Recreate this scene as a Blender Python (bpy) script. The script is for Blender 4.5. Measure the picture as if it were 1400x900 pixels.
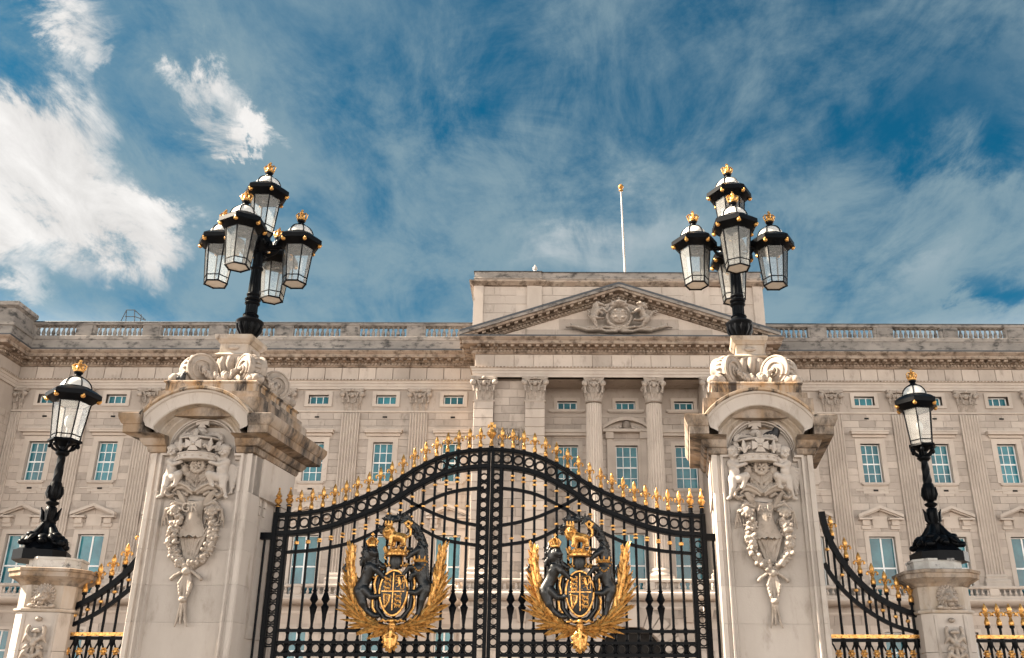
import bpy, bmesh, math, random
import numpy as np
from mathutils import Vector, Matrix
random.seed(7)
for o in list(bpy.data.objects):
    bpy.data.objects.remove(o)
S = bpy.context.scene
COL = S.collection
R = math.radians

# ------------------------------------------------------------------ camera
FPX, CX, CY, PITCH, ROLL, CAMZ = 1280.0, 747.0, 450.0, R(21.9), .003, 1.6
_d = Vector((0, math.cos(PITCH), math.sin(PITCH)))
_r0 = Vector((1, 0, 0)); _u0 = _r0.cross(_d)
_r = _r0*math.cos(ROLL) + _u0*math.sin(ROLL)
_u = _u0*math.cos(ROLL) - _r0*math.sin(ROLL)
cam = bpy.data.cameras.new('camera')
camo = bpy.data.objects.new('camera', cam); COL.objects.link(camo)
camo.matrix_world = Matrix(((_r.x, _u.x, -_d.x, 0), (_r.y, _u.y, -_d.y, 0), (_r.z, _u.z, -_d.z, CAMZ), (0, 0, 0, 1)))
cam.sensor_width = 36; cam.lens = 36*FPX/1400; cam.shift_x = (700-CX)/1400
cam.clip_start = .1; cam.clip_end = 6000
S.camera = camo

def at(px, py, Y):
    """survey point: where the sight line through a reference pixel meets depth Y"""
    v = _d*FPX + _r*(px-CX) - _u*(py-CY)
    v = v*(Y/v.y)
    return Vector((v.x, v.y, v.z+CAMZ))

# ------------------------------------------------------------------ sky, sun, exposure
SUN_EL, SUN_AZ = R(40), R(-92)          # azimuth from +Y, clockwise: sun on the left, just behind the facade plane
W = bpy.data.worlds.new('World'); S.world = W; W.use_nodes = True
nt = W.node_tree; nt.nodes.clear()
def N(t, **k):
    n = nt.nodes.new(t)
    for a, b in k.items(): setattr(n, a, b)
    return n
def L(a, b): nt.links.new(a, b)
def val(n, i, v): n.inputs[i].default_value = v
sky = N('ShaderNodeTexSky', sky_type='NISHITA', sun_disc=False)
sky.sun_elevation = SUN_EL; sky.sun_rotation = SUN_AZ
sky.air_density = 1.0; sky.dust_density = .6; sky.ozone_density = 2.0
tint = N('ShaderNodeMix', data_type='RGBA', blend_type='MULTIPLY'); val(tint, 0, 1.0)
L(sky.outputs[0], tint.inputs[6]); tint.inputs[7].default_value = (.013, .132, .150, 1)
bg = N('ShaderNodeBackground'); L(tint.outputs[2], bg.inputs[0]); val(bg, 1, .05)
tc = N('ShaderNodeTexCoord')
sep = N('ShaderNodeSeparateXYZ'); L(tc.outputs['Generated'], sep.inputs[0])
def M(op, a, b=None, c=None, clamp=False):
    n = N('ShaderNodeMath', operation=op, use_clamp=clamp)
    for i, x in enumerate((a, b, c)):
        if x is None: continue
        if isinstance(x, (int, float)): val(n, i, x)
        else: L(x, n.inputs[i])
    return n.outputs[0]
zz = M('ADD', M('MAXIMUM', sep.outputs[2], 0.0), .12)
cxp = M('DIVIDE', sep.outputs[0], zz); cyp = M('DIVIDE', sep.outputs[1], zz)
comb = N('ShaderNodeCombineXYZ'); L(cxp, comb.inputs[0]); L(cyp, comb.inputs[1])
def noise(scale, detail, rough, dist=0.0, sc=(1, 1, 1), rot=0.0, off=(0, 0, 0)):
    mp = N('ShaderNodeMapping'); L(comb.outputs[0], mp.inputs[0])
    mp.inputs['Location'].default_value = off; mp.inputs['Rotation'].default_value = (0, 0, rot); mp.inputs['Scale'].default_value = sc
    n = N('ShaderNodeTexNoise'); L(mp.outputs[0], n.inputs['Vector'])
    val(n, 'Scale', scale); val(n, 'Detail', detail); val(n, 'Roughness', rough); val(n, 'Distortion', dist)
    return n.outputs[0]
n1 = noise(1.3, 9, .58, .25, (1, .8, 1), .5, (3.2, 1.1, 0))
n2 = noise(7.0, 10, .66, .35, (1, .5, 1), .55, (1.7, .3, 4))
n3 = noise(4.4, 12, .66, .5, (.8, .8, 1), .6, (7.7, 2.3, 2))
wxp = M('ADD', cxp, M('MULTIPLY', M('SUBTRACT', n3, .5), .42)); wyp = M('ADD', cyp, M('MULTIPLY', M('SUBTRACT', n2, .5), .50))   # ragged outlines
def cdir(px, py):
    v = (_d*FPX + _r*(px-CX) - _u*(py-CY)).normalized()
    q = max(v.z, 0)+.12
    return v.x/q, v.y/q
def blob(p0, p1, wid, amp):
    """an elongated cloud bank lying along p0-p1 on the cloud layer"""
    a = Vector(cdir(*p0)); b = Vector(cdir(*p1)); c = (a+b)/2; ln = (b-a).length/2+wid*.4; an = math.atan2(b.y-a.y, b.x-a.x)
    x = M('SUBTRACT', wxp, c.x); y = M('SUBTRACT', wyp, c.y)
    ca, sa = math.cos(an), math.sin(an)
    u = M('DIVIDE', M('ADD', M('MULTIPLY', x, ca), M('MULTIPLY', y, sa)), ln)
    v = M('DIVIDE', M('SUBTRACT', M('MULTIPLY', y, ca), M('MULTIPLY', x, sa)), wid)
    d2 = M('ADD', M('MULTIPLY', u, u), M('MULTIPLY', v, v))
    q = M('MAXIMUM', M('SUBTRACT', 1.0, d2), 0.0)
    return M('MULTIPLY', M('MULTIPLY', q, q), amp)
banks = None
for bk in (((-60, 150), (60, 215), .28, 1.0), ((-40, 270), (170, 300), .34, 1.15), ((130, 290), (250, 350), .14, .9), ((150, 340), (235, 395), .10, .6), ((262, 85), (345, 150), .08, .62), ((320, 150), (395, 205), .075, .56), ((365, 175), (425, 225), .05, .4), ((20, -20), (105, 40), .09, .75), ((85, 30), (130, 110), .07, .7), ((15, 365), (40, 430), .09, .6),
        ((700, 330), (1000, 340), .35, .22), ((1100, 390), (1380, 370), .3, .16)):
    b = blob(*bk); banks = b if banks is None else M('ADD', banks, b)
clear = None
for bk in (((1230, 120), (1420, 230), .16, .12), ((1340, 410), (1420, 385), .12, .14), ((120, 60), (330, 250), .10, .05), ((420, 60), (720, 60), .30, .09)):
    b = blob(*bk); clear = b if clear is None else M('ADD', clear, b)
dens = M('ADD', M('ADD', M('MULTIPLY', n1, .34), M('MULTIPLY', n2, .38)), M('MULTIPLY', n3, .28))
low = N('ShaderNodeMapRange', interpolation_type='SMOOTHSTEP'); L(sep.outputs[2], low.inputs[0]); val(low, 1, .56); val(low, 2, .34); val(low, 3, 0); val(low, 4, .055)
thin = N('ShaderNodeMapRange', interpolation_type='SMOOTHSTEP'); L(M('SUBTRACT', M('ADD', M('ADD', dens, low.outputs[0]), M('MULTIPLY', banks, .10)), M('MULTIPLY', clear, M('MULTIPLY', n3, 1.6))), thin.inputs[0]); val(thin, 1, .385); val(thin, 2, .605); val(thin, 3, 0); val(thin, 4, .68)
bk1 = M('MINIMUM', banks, 1.0)
edge = M('ADD', M('MULTIPLY', M('SUBTRACT', n3, .5), 4.2), M('MULTIPLY', M('SUBTRACT', n2, .5), 3.2))
thick = N('ShaderNodeMapRange', interpolation_type='SMOOTHSTEP'); L(M('MULTIPLY', bk1, M('ADD', edge, 1.0)), thick.inputs[0]); val(thick, 1, .12); val(thick, 2, .88); val(thick, 3, 0); val(thick, 4, .95)
cl = N('ShaderNodeBackground'); cl.inputs[0].default_value = (.70, .93, 1.0, 1); val(cl, 1, .044)
cl2 = N('ShaderNodeBackground'); cl2.inputs[0].default_value = (1.0, .97, .94, 1); L(M('MULTIPLY_ADD', n2, .085, .034), cl2.inputs[1])
mx = N('ShaderNodeMixShader'); L(thin.outputs[0], mx.inputs[0]); L(bg.outputs[0], mx.inputs[1]); L(cl.outputs[0], mx.inputs[2])
mx2 = N('ShaderNodeMixShader'); L(thick.outputs[0], mx2.inputs[0]); L(mx.outputs[0], mx2.inputs[1]); L(cl2.outputs[0], mx2.inputs[2])
hz = N('ShaderNodeMapRange', interpolation_type='SMOOTHSTEP'); L(sep.outputs[2], hz.inputs[0]); val(hz, 1, .37); val(hz, 2, .05); val(hz, 3, 0); val(hz, 4, .9)   # paler towards the horizon, all round; bright low band added to light the fronts
hb = N('ShaderNodeBackground'); hb.inputs[0].default_value = (1, .93, .85, 1); val(hb, 1, .70)
mx3 = N('ShaderNodeMixShader'); L(hz.outputs[0], mx3.inputs[0]); L(mx2.outputs[0], mx3.inputs[1]); L(hb.outputs[0], mx3.inputs[2])
wo = N('ShaderNodeOutputWorld'); L(mx3.outputs[0], wo.inputs[0])

sd = bpy.data.lights.new('sun', 'SUN'); sd.energy = 2.6; sd.angle = R(3.5); sd.color = (1, .86, .68)
so = bpy.data.objects.new('sun', sd); COL.objects.link(so)
sv = Vector((math.sin(SUN_AZ)*math.cos(SUN_EL), math.cos(SUN_AZ)*math.cos(SUN_EL), math.sin(SUN_EL)))
so.rotation_euler = sv.to_track_quat('Z', 'Y').to_euler()
S.view_settings.view_transform = 'Standard'; S.view_settings.look = 'None'
S.view_settings.exposure = 3.5; S.view_settings.gamma = 1
S.render.engine = 'CYCLES'
S.cycles.max_bounces = 6; S.cycles.diffuse_bounces = 2; S.cycles.transparent_max_bounces = 12

# ------------------------------------------------------------------ materials
MAT = {}
def material(name, base, rough=.7, metal=0.0, var=None, vscale=2.0, var2=None, v2scale=6.0, v2lo=.55, v2hi=.7, stretch=1.0, bump=0.0, bscale=30.0, rand=0.0, spec=.5, bdist=.02):
    m = bpy.data.materials.new(name); m.use_nodes = True
    base, var, var2 = [tuple(q*.76 for q in c) if c else None for c in (base, var, var2)]
    t = m.node_tree; p = t.nodes['Principled BSDF']
    p.inputs['Base Color'].default_value = (*base, 1); p.inputs['Roughness'].default_value = rough
    p.inputs['Metallic'].default_value = metal; p.inputs['Specular IOR Level'].default_value = spec
    geo = t.nodes.new('ShaderNodeNewGeometry')
    col = None
    def nz(scale, detail=6, st=1.0, rough=.6):
        mp = t.nodes.new('ShaderNodeMapping'); t.links.new(geo.outputs['Position'], mp.inputs[0])
        mp.inputs['Scale'].default_value = (1, 1, st)
        n = t.nodes.new('ShaderNodeTexNoise'); t.links.new(mp.outputs[0], n.inputs['Vector'])
        n.inputs['Scale'].default_value = scale; n.inputs['Detail'].default_value = detail; n.inputs['Roughness'].default_value = rough
        return n.outputs[0]
    def ramp(src, lo, hi):
        q = t.nodes.new('ShaderNodeMapRange'); q.interpolation_type = 'SMOOTHSTEP'
        t.links.new(src, q.inputs[0]); q.inputs[1].default_value = lo; q.inputs[2].default_value = hi
        return q.outputs[0]
    def mix(f, a, b):
        q = t.nodes.new('ShaderNodeMix'); q.data_type = 'RGBA'
        if isinstance(f, float): q.inputs[0].default_value = f
        else: t.links.new(f, q.inputs[0])
        for i, x in ((6, a), (7, b)):
            if isinstance(x, tuple): q.inputs[i].default_value = (*x, 1)
            else: t.links.new(x, q.inputs[i])
        return q.outputs[2]
    if var: col = mix(ramp(nz(vscale, st=stretch), .32, .7), base, var)
    if var2: col = mix(ramp(nz(v2scale, 8, stretch, .68), v2lo, v2hi), col if col else base, var2)
    if rand:
        oi = t.nodes.new('ShaderNodeObjectInfo')
        hsv = t.nodes.new('ShaderNodeHueSaturation')
        mr = t.nodes.new('ShaderNodeMapRange'); t.links.new(oi.outputs['Random'], mr.inputs[0]); mr.inputs[3].default_value = 1-rand; mr.inputs[4].default_value = 1+rand
        at_ = t.nodes.new('ShaderNodeAttribute'); at_.attribute_name = 'tone'
        ad = t.nodes.new('ShaderNodeMath'); ad.operation = 'MULTIPLY_ADD'; t.links.new(at_.outputs['Fac'], ad.inputs[0]); ad.inputs[1].default_value = rand*1.1; t.links.new(mr.outputs[0], ad.inputs[2])
        t.links.new(ad.outputs[0], hsv.inputs['Value'])
        if col: t.links.new(col, hsv.inputs['Color'])
        else: hsv.inputs['Color'].default_value = (*base, 1)
        col = hsv.outputs[0]
    if col: t.links.new(col, p.inputs['Base Color'])
    if bump:
        b = t.nodes.new('ShaderNodeBump'); b.inputs['Strength'].default_value = bump; b.inputs['Distance'].default_value = bdist
        t.links.new(nz(bscale, 8), b.inputs['Height']); t.links.new(b.outputs[0], p.inputs['Normal'])
    MAT[name] = m
    return m
STONE = material('palace_stone', (.58, .485, .415), .85, var=(.47, .39, .33), vscale=.55, var2=(.30, .245, .205), v2scale=2.0, v2lo=.52, v2hi=.76, bump=.25, bscale=9, rand=.15, stretch=.45)
STONEL = material('pale_stone', (.62, .525, .45), .85, var=(.52, .435, .37), vscale=.8, var2=(.34, .27, .21), v2scale=3, v2lo=.58, v2hi=.8, bump=.2, bscale=9, rand=.06)
ENTAB = material('cornice_stone', (.41, .325, .255), .88, var=(.33, .24, .18), vscale=.9, var2=(.11, .075, .052), v2scale=2.2, v2lo=.44, v2hi=.68, bump=.3, bscale=7, stretch=1.5)  # soot, darkened further to paint in shade under the cornices
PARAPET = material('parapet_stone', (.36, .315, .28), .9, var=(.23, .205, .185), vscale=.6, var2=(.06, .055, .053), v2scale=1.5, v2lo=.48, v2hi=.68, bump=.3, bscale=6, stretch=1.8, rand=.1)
PIER = material('pier_stone', (.56, .49, .44), .8, var=(.49, .425, .375), vscale=2.2, var2=(.33, .275, .23), v2scale=4.5, v2lo=.52, v2hi=.76, bump=.3, bscale=46, rand=.07, stretch=.35, bdist=.006)
CARVE = material('carved_stone', (.47, .395, .335), .85, var=(.37, .305, .255), vscale=4, var2=(.20, .155, .12), v2scale=7, v2lo=.50, v2hi=.76, bump=.4, bscale=55, bdist=.008)
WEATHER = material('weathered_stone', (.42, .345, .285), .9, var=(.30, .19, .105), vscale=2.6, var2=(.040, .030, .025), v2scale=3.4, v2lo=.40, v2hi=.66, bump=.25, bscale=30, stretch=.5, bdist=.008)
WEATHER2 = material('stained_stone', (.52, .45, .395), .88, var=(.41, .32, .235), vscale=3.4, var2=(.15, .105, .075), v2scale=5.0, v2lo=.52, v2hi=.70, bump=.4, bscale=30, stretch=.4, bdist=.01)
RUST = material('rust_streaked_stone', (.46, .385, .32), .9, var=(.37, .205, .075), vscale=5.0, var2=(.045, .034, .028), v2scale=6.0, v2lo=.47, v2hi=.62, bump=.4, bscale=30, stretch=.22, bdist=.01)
GREYST = material('grey_plinth_stone', (.45, .42, .39), .8, var=(.62, .60, .57), vscale=4, var2=(.10, .10, .105), v2scale=7, v2lo=.52, v2hi=.68, bump=.3, bscale=30, bdist=.01)
LEAD = material('lead', (.05, .055, .065), .5)
DARK = material('dark_void', (.012, .010, .009), .9)
IRON = material('black_iron', (.002, .0026, .0042), .40, var=(.0035, .0042, .006), vscale=12, bump=.12, bscale=120, bdist=.003, spec=.08)
GOLD = material('gilding', (.90, .50, .155), .32, .66, var=(.62, .29, .065), vscale=18, var2=(.10, .04, .012), v2scale=30, v2lo=.46, v2hi=.68, bump=.3, bscale=90, bdist=.003)  # dark var2 patches paint in the shade of crevices
BRONZE = material('dark_bronze', (.010, .0105, .0125), .38, .1, var=(.004, .004, .0045), vscale=7, var2=(.09, .10, .115), v2scale=14, v2lo=.58, v2hi=.8, bump=.5, bscale=70, bdist=.006)  # paler var2 patches are highlights painted into the bronze
WHITE = material('white_paint', (1.0, .99, .97), .5)
OPAL = material('opal_glass', (.80, .77, .73), .25, var=(.70, .67, .63), vscale=7)
POLE = material('pole_paint', (.48, .43, .385), .5)
BIRD = material('dark_plumage', (.012, .012, .015), .6, var=(.03, .03, .036), vscale=40)
GRAVEL = material('forecourt_gravel', (.085, .064, .054), .95, var=(.065, .049, .041), vscale=.8, bump=.6, bscale=60)
PAVE = material('pavement_stone', (.13, .115, .102), .85, var=(.10, .09, .08), vscale=1.5, bump=.3, bscale=20)
WOOD = material('door_wood', (.05, .028, .014), .5, var=(.035, .018, .01), vscale=3)
WINGL = material('window_glass', (.012, .12, .16), .05, var=(.05, .25, .30), vscale=.9, rand=.28, spec=.35, bump=.15, bscale=3, bdist=.01)  # teal base and var paint the sky's reflection into the panes
def glassmat():
    m = bpy.data.materials.new('lantern_glass'); m.use_nodes = True
    t = m.node_tree; t.nodes.remove(t.nodes['Principled BSDF']); out = t.nodes['Material Output']
    tr = t.nodes.new('ShaderNodeBsdfTransparent'); tr.inputs[0].default_value = (.99, 1, 1, 1)
    gl = t.nodes.new('ShaderNodeBsdfGlossy'); gl.inputs['Roughness'].default_value = .04
    df = t.nodes.new('ShaderNodeBsdfDiffuse'); df.inputs[0].default_value = (.95, .93, .90, 1)
    tl = t.nodes.new('ShaderNodeBsdfTranslucent'); tl.inputs[0].default_value = (.95, .92, .88, 1)
    a = t.nodes.new('ShaderNodeMixShader'); a.inputs[0].default_value = .35
    t.links.new(df.outputs[0], a.inputs[1]); t.links.new(tl.outputs[0], a.inputs[2])
    b = t.nodes.new('ShaderNodeMixShader'); b.inputs[0].default_value = .10
    t.links.new(tr.outputs[0], b.inputs[1]); t.links.new(a.outputs[0], b.inputs[2])
    fr = t.nodes.new('ShaderNodeFresnel'); fr.inputs[0].default_value = 1.22
    c = t.nodes.new('ShaderNodeMixShader'); t.links.new(fr.outputs[0], c.inputs[0])
    t.links.new(b.outputs[0], c.inputs[1]); t.links.new(gl.outputs[0], c.inputs[2])
    t.links.new(c.outputs[0], out.inputs[0])
    return m
LGLASS = glassmat()

# ------------------------------------------------------------------ object helpers
ORG = {}
def tag(o, label=None, cat=None, group=None, kind=None):
    for k, v in (('label', label), ('category', cat), ('group', group), ('kind', kind)):
        if v: o[k] = v
    return o
def thing(name, loc, label, cat, group=None):
    o = bpy.data.objects.new(name, None); COL.objects.link(o); o.empty_display_size = .2
    o.location = loc; ORG[o] = Vector(loc)
    return tag(o, label, cat, group)
def mk(name, me, parent=None, loc=(0, 0, 0), kind=None, rotz=0.0, scale=None, label=None):
    """one object of shared mesh data, loc in world coordinates"""
    o = bpy.data.objects.new(name, me); COL.objects.link(o)
    loc = Vector(loc)
    if parent: o.parent = parent; o.location = loc-ORG[parent]
    else: o.location = loc
    if rotz: o.rotation_euler.z = rotz
    if scale: o.scale = scale
    ORG[o] = loc
    if kind: o['kind'] = kind
    if label: o['label'] = label
    return o

class MB:
    def __init__(s): s.v = []; s.f = []
    def add(s, vs, fs):
        n = len(s.v); s.v += [tuple(p) for p in vs]; s.f += [tuple(i+n for i in f) for f in fs]
        return s
    def box(s, x0, y0, z0, x1, y1, z1):
        return s.hexa([(x0, y0, z0), (x1, y0, z0), (x1, y1, z0), (x0, y1, z0), (x0, y0, z1), (x1, y0, z1), (x1, y1, z1), (x0, y1, z1)])
    def hexa(s, p):
        return s.add(p, [(3, 2, 1, 0), (4, 5, 6, 7), (0, 1, 5, 4), (1, 2, 6, 5), (2, 3, 7, 6), (3, 0, 4, 7)])
    def cbox(s, c, d): 
        return s.box(c[0]-d[0]/2, c[1]-d[1]/2, c[2]-d[2]/2, c[0]+d[0]/2, c[1]+d[1]/2, c[2]+d[2]/2)
    def loft(s, rings, closed=True, cap=True):
        n = len(rings[0]); vs = [p for r in rings for p in r]; fs = []
        for i in range(len(rings)-1):
            for j in range(n if closed else n-1):
                k = (j+1) % n
                fs.append((i*n+j, i*n+k, (i+1)*n+k, (i+1)*n+j))
        if cap and closed:
            fs.append(tuple(range(n-1, -1, -1))); fs.append(tuple((len(rings)-1)*n+j for j in range(n)))
        return s.add(vs, fs)
    def prism(s, poly, z0, z1):            # plan polygon, CCW
        return s.loft([[(x, y, z0) for x, y in poly], [(x, y, z1) for x, y in poly]])
    def plate(s, poly, y0, y1):            # elevation polygon (x,z), CCW seen from the front
        return s.loft([[(x, y0, z) for x, z in poly], [(x, y1, z) for x, z in poly]][::-1])
    def lathe(s, c, prof, n=16, ell=(1, 1)):
        rings = []
        for r, z in prof:
            rings.append([(c[0]+r*ell[0]*math.cos(2*math.pi*k/n), c[1]+r*ell[1]*math.sin(2*math.pi*k/n), c[2]+z) for k in range(n)])
        return s.loft(rings)
    def ngon(s, c, prof, n=6, a0=0.0):
        rings = [[(c[0]+r*math.cos(a0+2*math.pi*k/n), c[1]+r*math.sin(a0+2*math.pi*k/n), c[2]+z) for k in range(n)] for r, z in prof]
        return s.loft(rings)
    def ball(s, c, r, n=10, m=6):
        if isinstance(r, (int, float)): r = (r, r, r)
        rings = []
        for i in range(1, m):
            t = math.pi*i/m-math.pi/2
            rings.append([(c[0]+r[0]*math.cos(t)*math.cos(2*math.pi*k/n), c[1]+r[1]*math.cos(t)*math.sin(2*math.pi*k/n), c[2]+r[2]*math.sin(t)) for k in range(n)])
        b = len(s.v); s.loft(rings, cap=False)
        s.v += [(c[0], c[1], c[2]-r[2]), (c[0], c[1], c[2]+r[2])]
        q = len(s.v)-2; e = b+(m-2)*n
        for k in range(n):
            s.f.append((q, b+(k+1) % n, b+k)); s.f.append((q+1, e+k, e+(k+1) % n))
        return s
    def tube(s, pts, r, n=8, sq=1.0):
        pts = [Vector(p) for p in pts]; rs = r if isinstance(r, (list, tuple)) else [r]*len(pts)
        rings = []; up = None
        for i, p in enumerate(pts):
            t = (pts[min(i+1, len(pts)-1)]-pts[max(i-1, 0)]).normalized()
            if up is None:
                up = Vector((0, 1, 0)) if abs(t.y) < .9 else Vector((1, 0, 0))
            a = t.cross(up); a = a.normalized() if a.length > 1e-6 else t.orthogonal().normalized()
            up = a.cross(t).normalized()
            rings.append([p+(a*math.cos(2*math.pi*k/n)+up*math.sin(2*math.pi*k/n)*sq)*rs[i] for k in range(n)])
        return s.loft(rings)
    def ring(s, c, ro, ri, y0, y1, n=16):   # flat ring standing in an XZ plane
        rr = [[(c[0]+q*math.cos(2*math.pi*k/n), y, c[1]+q*math.sin(2*math.pi*k/n)) for k in range(n)] for q, y in ((ro, y0), (ri, y0), (ri, y1), (ro, y1))]
        return s.loft(rr+[rr[0]], cap=False)
    def ribbon(s, pts, w, y0, y1):          # rail of height w following points (x,z)
        pts = [Vector(p) for p in pts]; a = []; b = []
        for i, p in enumerate(pts):
            t = (pts[min(i+1, len(pts)-1)]-pts[max(i-1, 0)]).normalized(); nrm = Vector((-t.y, t.x))
            a.append(p+nrm*w/2); b.append(p-nrm*w/2)
        rings = [[(a[i].x, y0, a[i].y), (a[i].x, y1, a[i].y), (b[i].x, y1, b[i].y), (b[i].x, y0, b[i].y)] for i in range(len(pts))]
        return s.loft(rings)
    def sweep(s, path, prof, closed=False):
        """profile (d outward, z) carried along a plan path; outward is to the right of travel"""
        path = [Vector(p) for p in path]; n = len(path); offs = []
        for i in range(n):
            def nr(a, b): 
                t = (b-a).normalized(); return Vector((t.y, -t.x))
            if closed: n1, n2 = nr(path[i-1], path[i]), nr(path[i], path[(i+1) % n])
            else:
                n1 = nr(path[i-1], path[i]) if i else nr(path[0], path[1]); n2 = nr(path[i], path[i+1]) if i < n-1 else n1
            m = (n1+n2); m = m/(1+n1.dot(n2)); offs.append(m)
        rings = [[(path[i].x+offs[i].x*d, path[i].y+offs[i].y*d, z) for d, z in prof] for i in range(n)]
        if closed: rings.append(rings[0])
        return s.loft(rings, closed=True, cap=not closed)
    def leaf(s, base, out, w, h, curl, n=6, ridge=.25, side=None):
        """acanthus-like leaf rising from base and curling outward"""
        o = Vector((out[0], out[1], 0)).normalized(); sd = Vector((-o.y, o.x, 0)); b = Vector(base); rows = []
        for i in range(n+1):
            t = i/n; zz = h*(t if t < .75 else .75+(t-.75)*(1-2.4*(t-.75)*4*.5)); ou = curl*(t**2.2)
            ww = w*(.55+.9*t-1.35*t*t*t*.95)*(1+.12*(i % 2)); ww = max(ww, .02*w)
            c = b+o*ou+Vector((0, 0, zz))
            rows.append([c-sd*ww/2-o*ww*ridge*.5, c-sd*ww*.25, c+o*ww*ridge, c+sd*ww*.25, c+sd*ww/2-o*ww*ridge*.5])
        return s.loft(rows, closed=False, cap=False)
    def map(s, fn): s.v = [tuple(fn(*p)) for p in s.v]; return s
    def shift(s, dx, dy, dz): return s.map(lambda x, y, z: (x+dx, y+dy, z+dz))
    def mesh(s, name, mat, smooth=True, ang=38, org=(0, 0, 0)):
        me = bpy.data.meshes.new(name)
        v = np.array(s.v, dtype=float)-np.array(org)
        me.from_pydata(v.tolist(), [], s.f); me.validate()
        bm = bmesh.new(); bm.from_mesh(me); bmesh.ops.recalc_face_normals(bm, faces=bm.faces); bm.to_mesh(me); bm.free()
        if smooth:
            me.polygons.foreach_set('use_smooth', [True]*len(me.polygons))
            me.set_sharp_from_angle(angle=R(ang))
        me.materials.append(mat)
        return me
    def build(s, name, mat, parent=None, smooth=True, ang=38, kind=None, loc=None, label=None):
        o0 = Vector(loc) if loc is not None else (ORG[parent] if parent else Vector((0, 0, 0)))
        return mk(name, s.mesh(name, mat, smooth, ang, tuple(o0)), parent, o0, kind, label=label)

# ---- sculpting: smooth union of limbs on a grid, skinned by surface nets
def sculpt(prims, h, k=.02):
    """prims: ('c',a,b,ra,rb[,k]) tapered limb | ('e',c,(rx,ry,rz)[,k[,axisdir]]) ellipsoid | ('-',c,(rx,ry,rz)) carve out"""
    lo = np.array([1e9]*3); hi = -lo
    for p in prims:
        if p[0] == 'c': pts = [(p[1], p[3]), (p[2], p[4])]
        elif p[0] == 'e': pts = [(p[1], max(p[2]))]
        else: continue
        for c, r in pts:
            lo = np.minimum(lo, np.array(c)-r); hi = np.maximum(hi, np.array(c)+r)
    lo -= 3*h; hi += 3*h
    n = np.ceil((hi-lo)/h).astype(int)+1
    F = np.full(n, 1e3)
    ax = [lo[i]+np.arange(n[i])*h for i in range(3)]
    for p in prims:
        kk = k
        if p[0] == 'c':
            a, b, ra, rb = np.array(p[1], float), np.array(p[2], float), p[3], p[4]
            if len(p) > 5: kk = p[5]
            pl = np.minimum(a-ra, b-rb); ph = np.maximum(a+ra, b+rb)
        else:
            c, r = np.array(p[1], float), np.array(p[2], float)
            if len(p) > 3 and p[0] == 'e' and p[3]: kk = p[3]
            mr = r.max() if len(p) > 4 else r
            pl = c-mr; ph = c+mr
        pad = kk+3*h
        i0 = np.maximum(((pl-pad-lo)/h).astype(int), 0); i1 = np.minimum(((ph+pad-lo)/h).astype(int)+2, n)
        sl = tuple(slice(i0[i], i1[i]) for i in range(3))
        X, Y, Z = np.meshgrid(*[ax[i][sl[i]] for i in range(3)], indexing='ij')
        if p[0] == 'c':
            ab = b-a; l2 = ab.dot(ab)+1e-12
            t = np.clip(((X-a[0])*ab[0]+(Y-a[1])*ab[1]+(Z-a[2])*ab[2])/l2, 0, 1)
            D = np.sqrt((X-a[0]-t*ab[0])**2+(Y-a[1]-t*ab[1])**2+(Z-a[2]-t*ab[2])**2)-(ra+(rb-ra)*t)
        else:
            dx, dy, dz = X-c[0], Y-c[1], Z-c[2]
            if len(p) > 4:      # long axis turned in the XZ plane
                an = p[4]; ca, sa = math.cos(an), math.sin(an)
                dx, dz = dx*ca+dz*sa, -dx*sa+dz*ca
            q = np.sqrt((dx/r[0])**2+(dy/r[1])**2+(dz/r[2])**2)
            D = (q-1)*r.min() if p[0] == 'e' else (q-1)*r.min()
        G = F[sl]
        if p[0] == '-': F[sl] = np.maximum(G, -D)
        else:
            hh = np.clip(.5+.5*(G-D)/kk, 0, 1)
            F[sl] = G+(D-G)*hh-kk*hh*(1-hh)
    ins = F < 0
    c = [ins[i:n[0]-1+i, j:n[1]-1+j, l:n[2]-1+l] for i in (0, 1) for j in (0, 1) for l in (0, 1)]
    cnt = sum(x.astype(np.int8) for x in c)
    act = (cnt > 0) & (cnt < 8)
    idx = np.full(act.shape, -1); ii = np.argwhere(act); idx[act] = np.arange(len(ii))
    acc = np.zeros((len(ii), 3)); num = np.zeros(len(ii))
    corners = [(i, j, l) for i in (0, 1) for j in (0, 1) for l in (0, 1)]
    for a in corners:
        for d in range(3):
            if a[d]: continue
            b = list(a); b[d] = 1
            fa = F[ii[:, 0]+a[0], ii[:, 1]+a[1], ii[:, 2]+a[2]]; fb = F[ii[:, 0]+b[0], ii[:, 1]+b[1], ii[:, 2]+b[2]]
            m = (fa < 0) != (fb < 0)
            t = np.where(m, fa/(np.where(m, fa-fb, 1)), 0)
            pt = np.array(a)[None, :].repeat(len(ii), 0).astype(float); pt[:, d] += t
            acc[m] += pt[m]; num[m] += 1
    V = (acc/np.maximum(num, 1)[:, None]+ii)*h+lo
    faces = []
    for d in range(3):
        e, g = [(1, 2), (2, 0), (0, 1)][d]
        s0 = [slice(1, -1)]*3; s0[d] = slice(0, -1); s1 = list(s0); s1[d] = slice(1, None)
        A = ins[tuple(s0)]; B = ins[tuple(s1)]
        for flip, mk_ in ((False, A & ~B), (True, ~A & B)):
            q = np.argwhere(mk_)
            if not len(q): continue
            base = q.copy(); base[:, e] += 1; base[:, g] += 1
            def cell(de, dg):
                w = base.copy(); w[:, e] += de; w[:, g] += dg
                return idx[w[:, 0], w[:, 1], w[:, 2]]
            quad = np.stack([cell(-1, -1), cell(0, -1), cell(0, 0), cell(-1, 0)], 1)
            faces.append(quad[:, ::-1] if flip else quad)
    fc = np.concatenate(faces); fc = fc[(fc >= 0).all(1)]
    return V, fc
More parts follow.
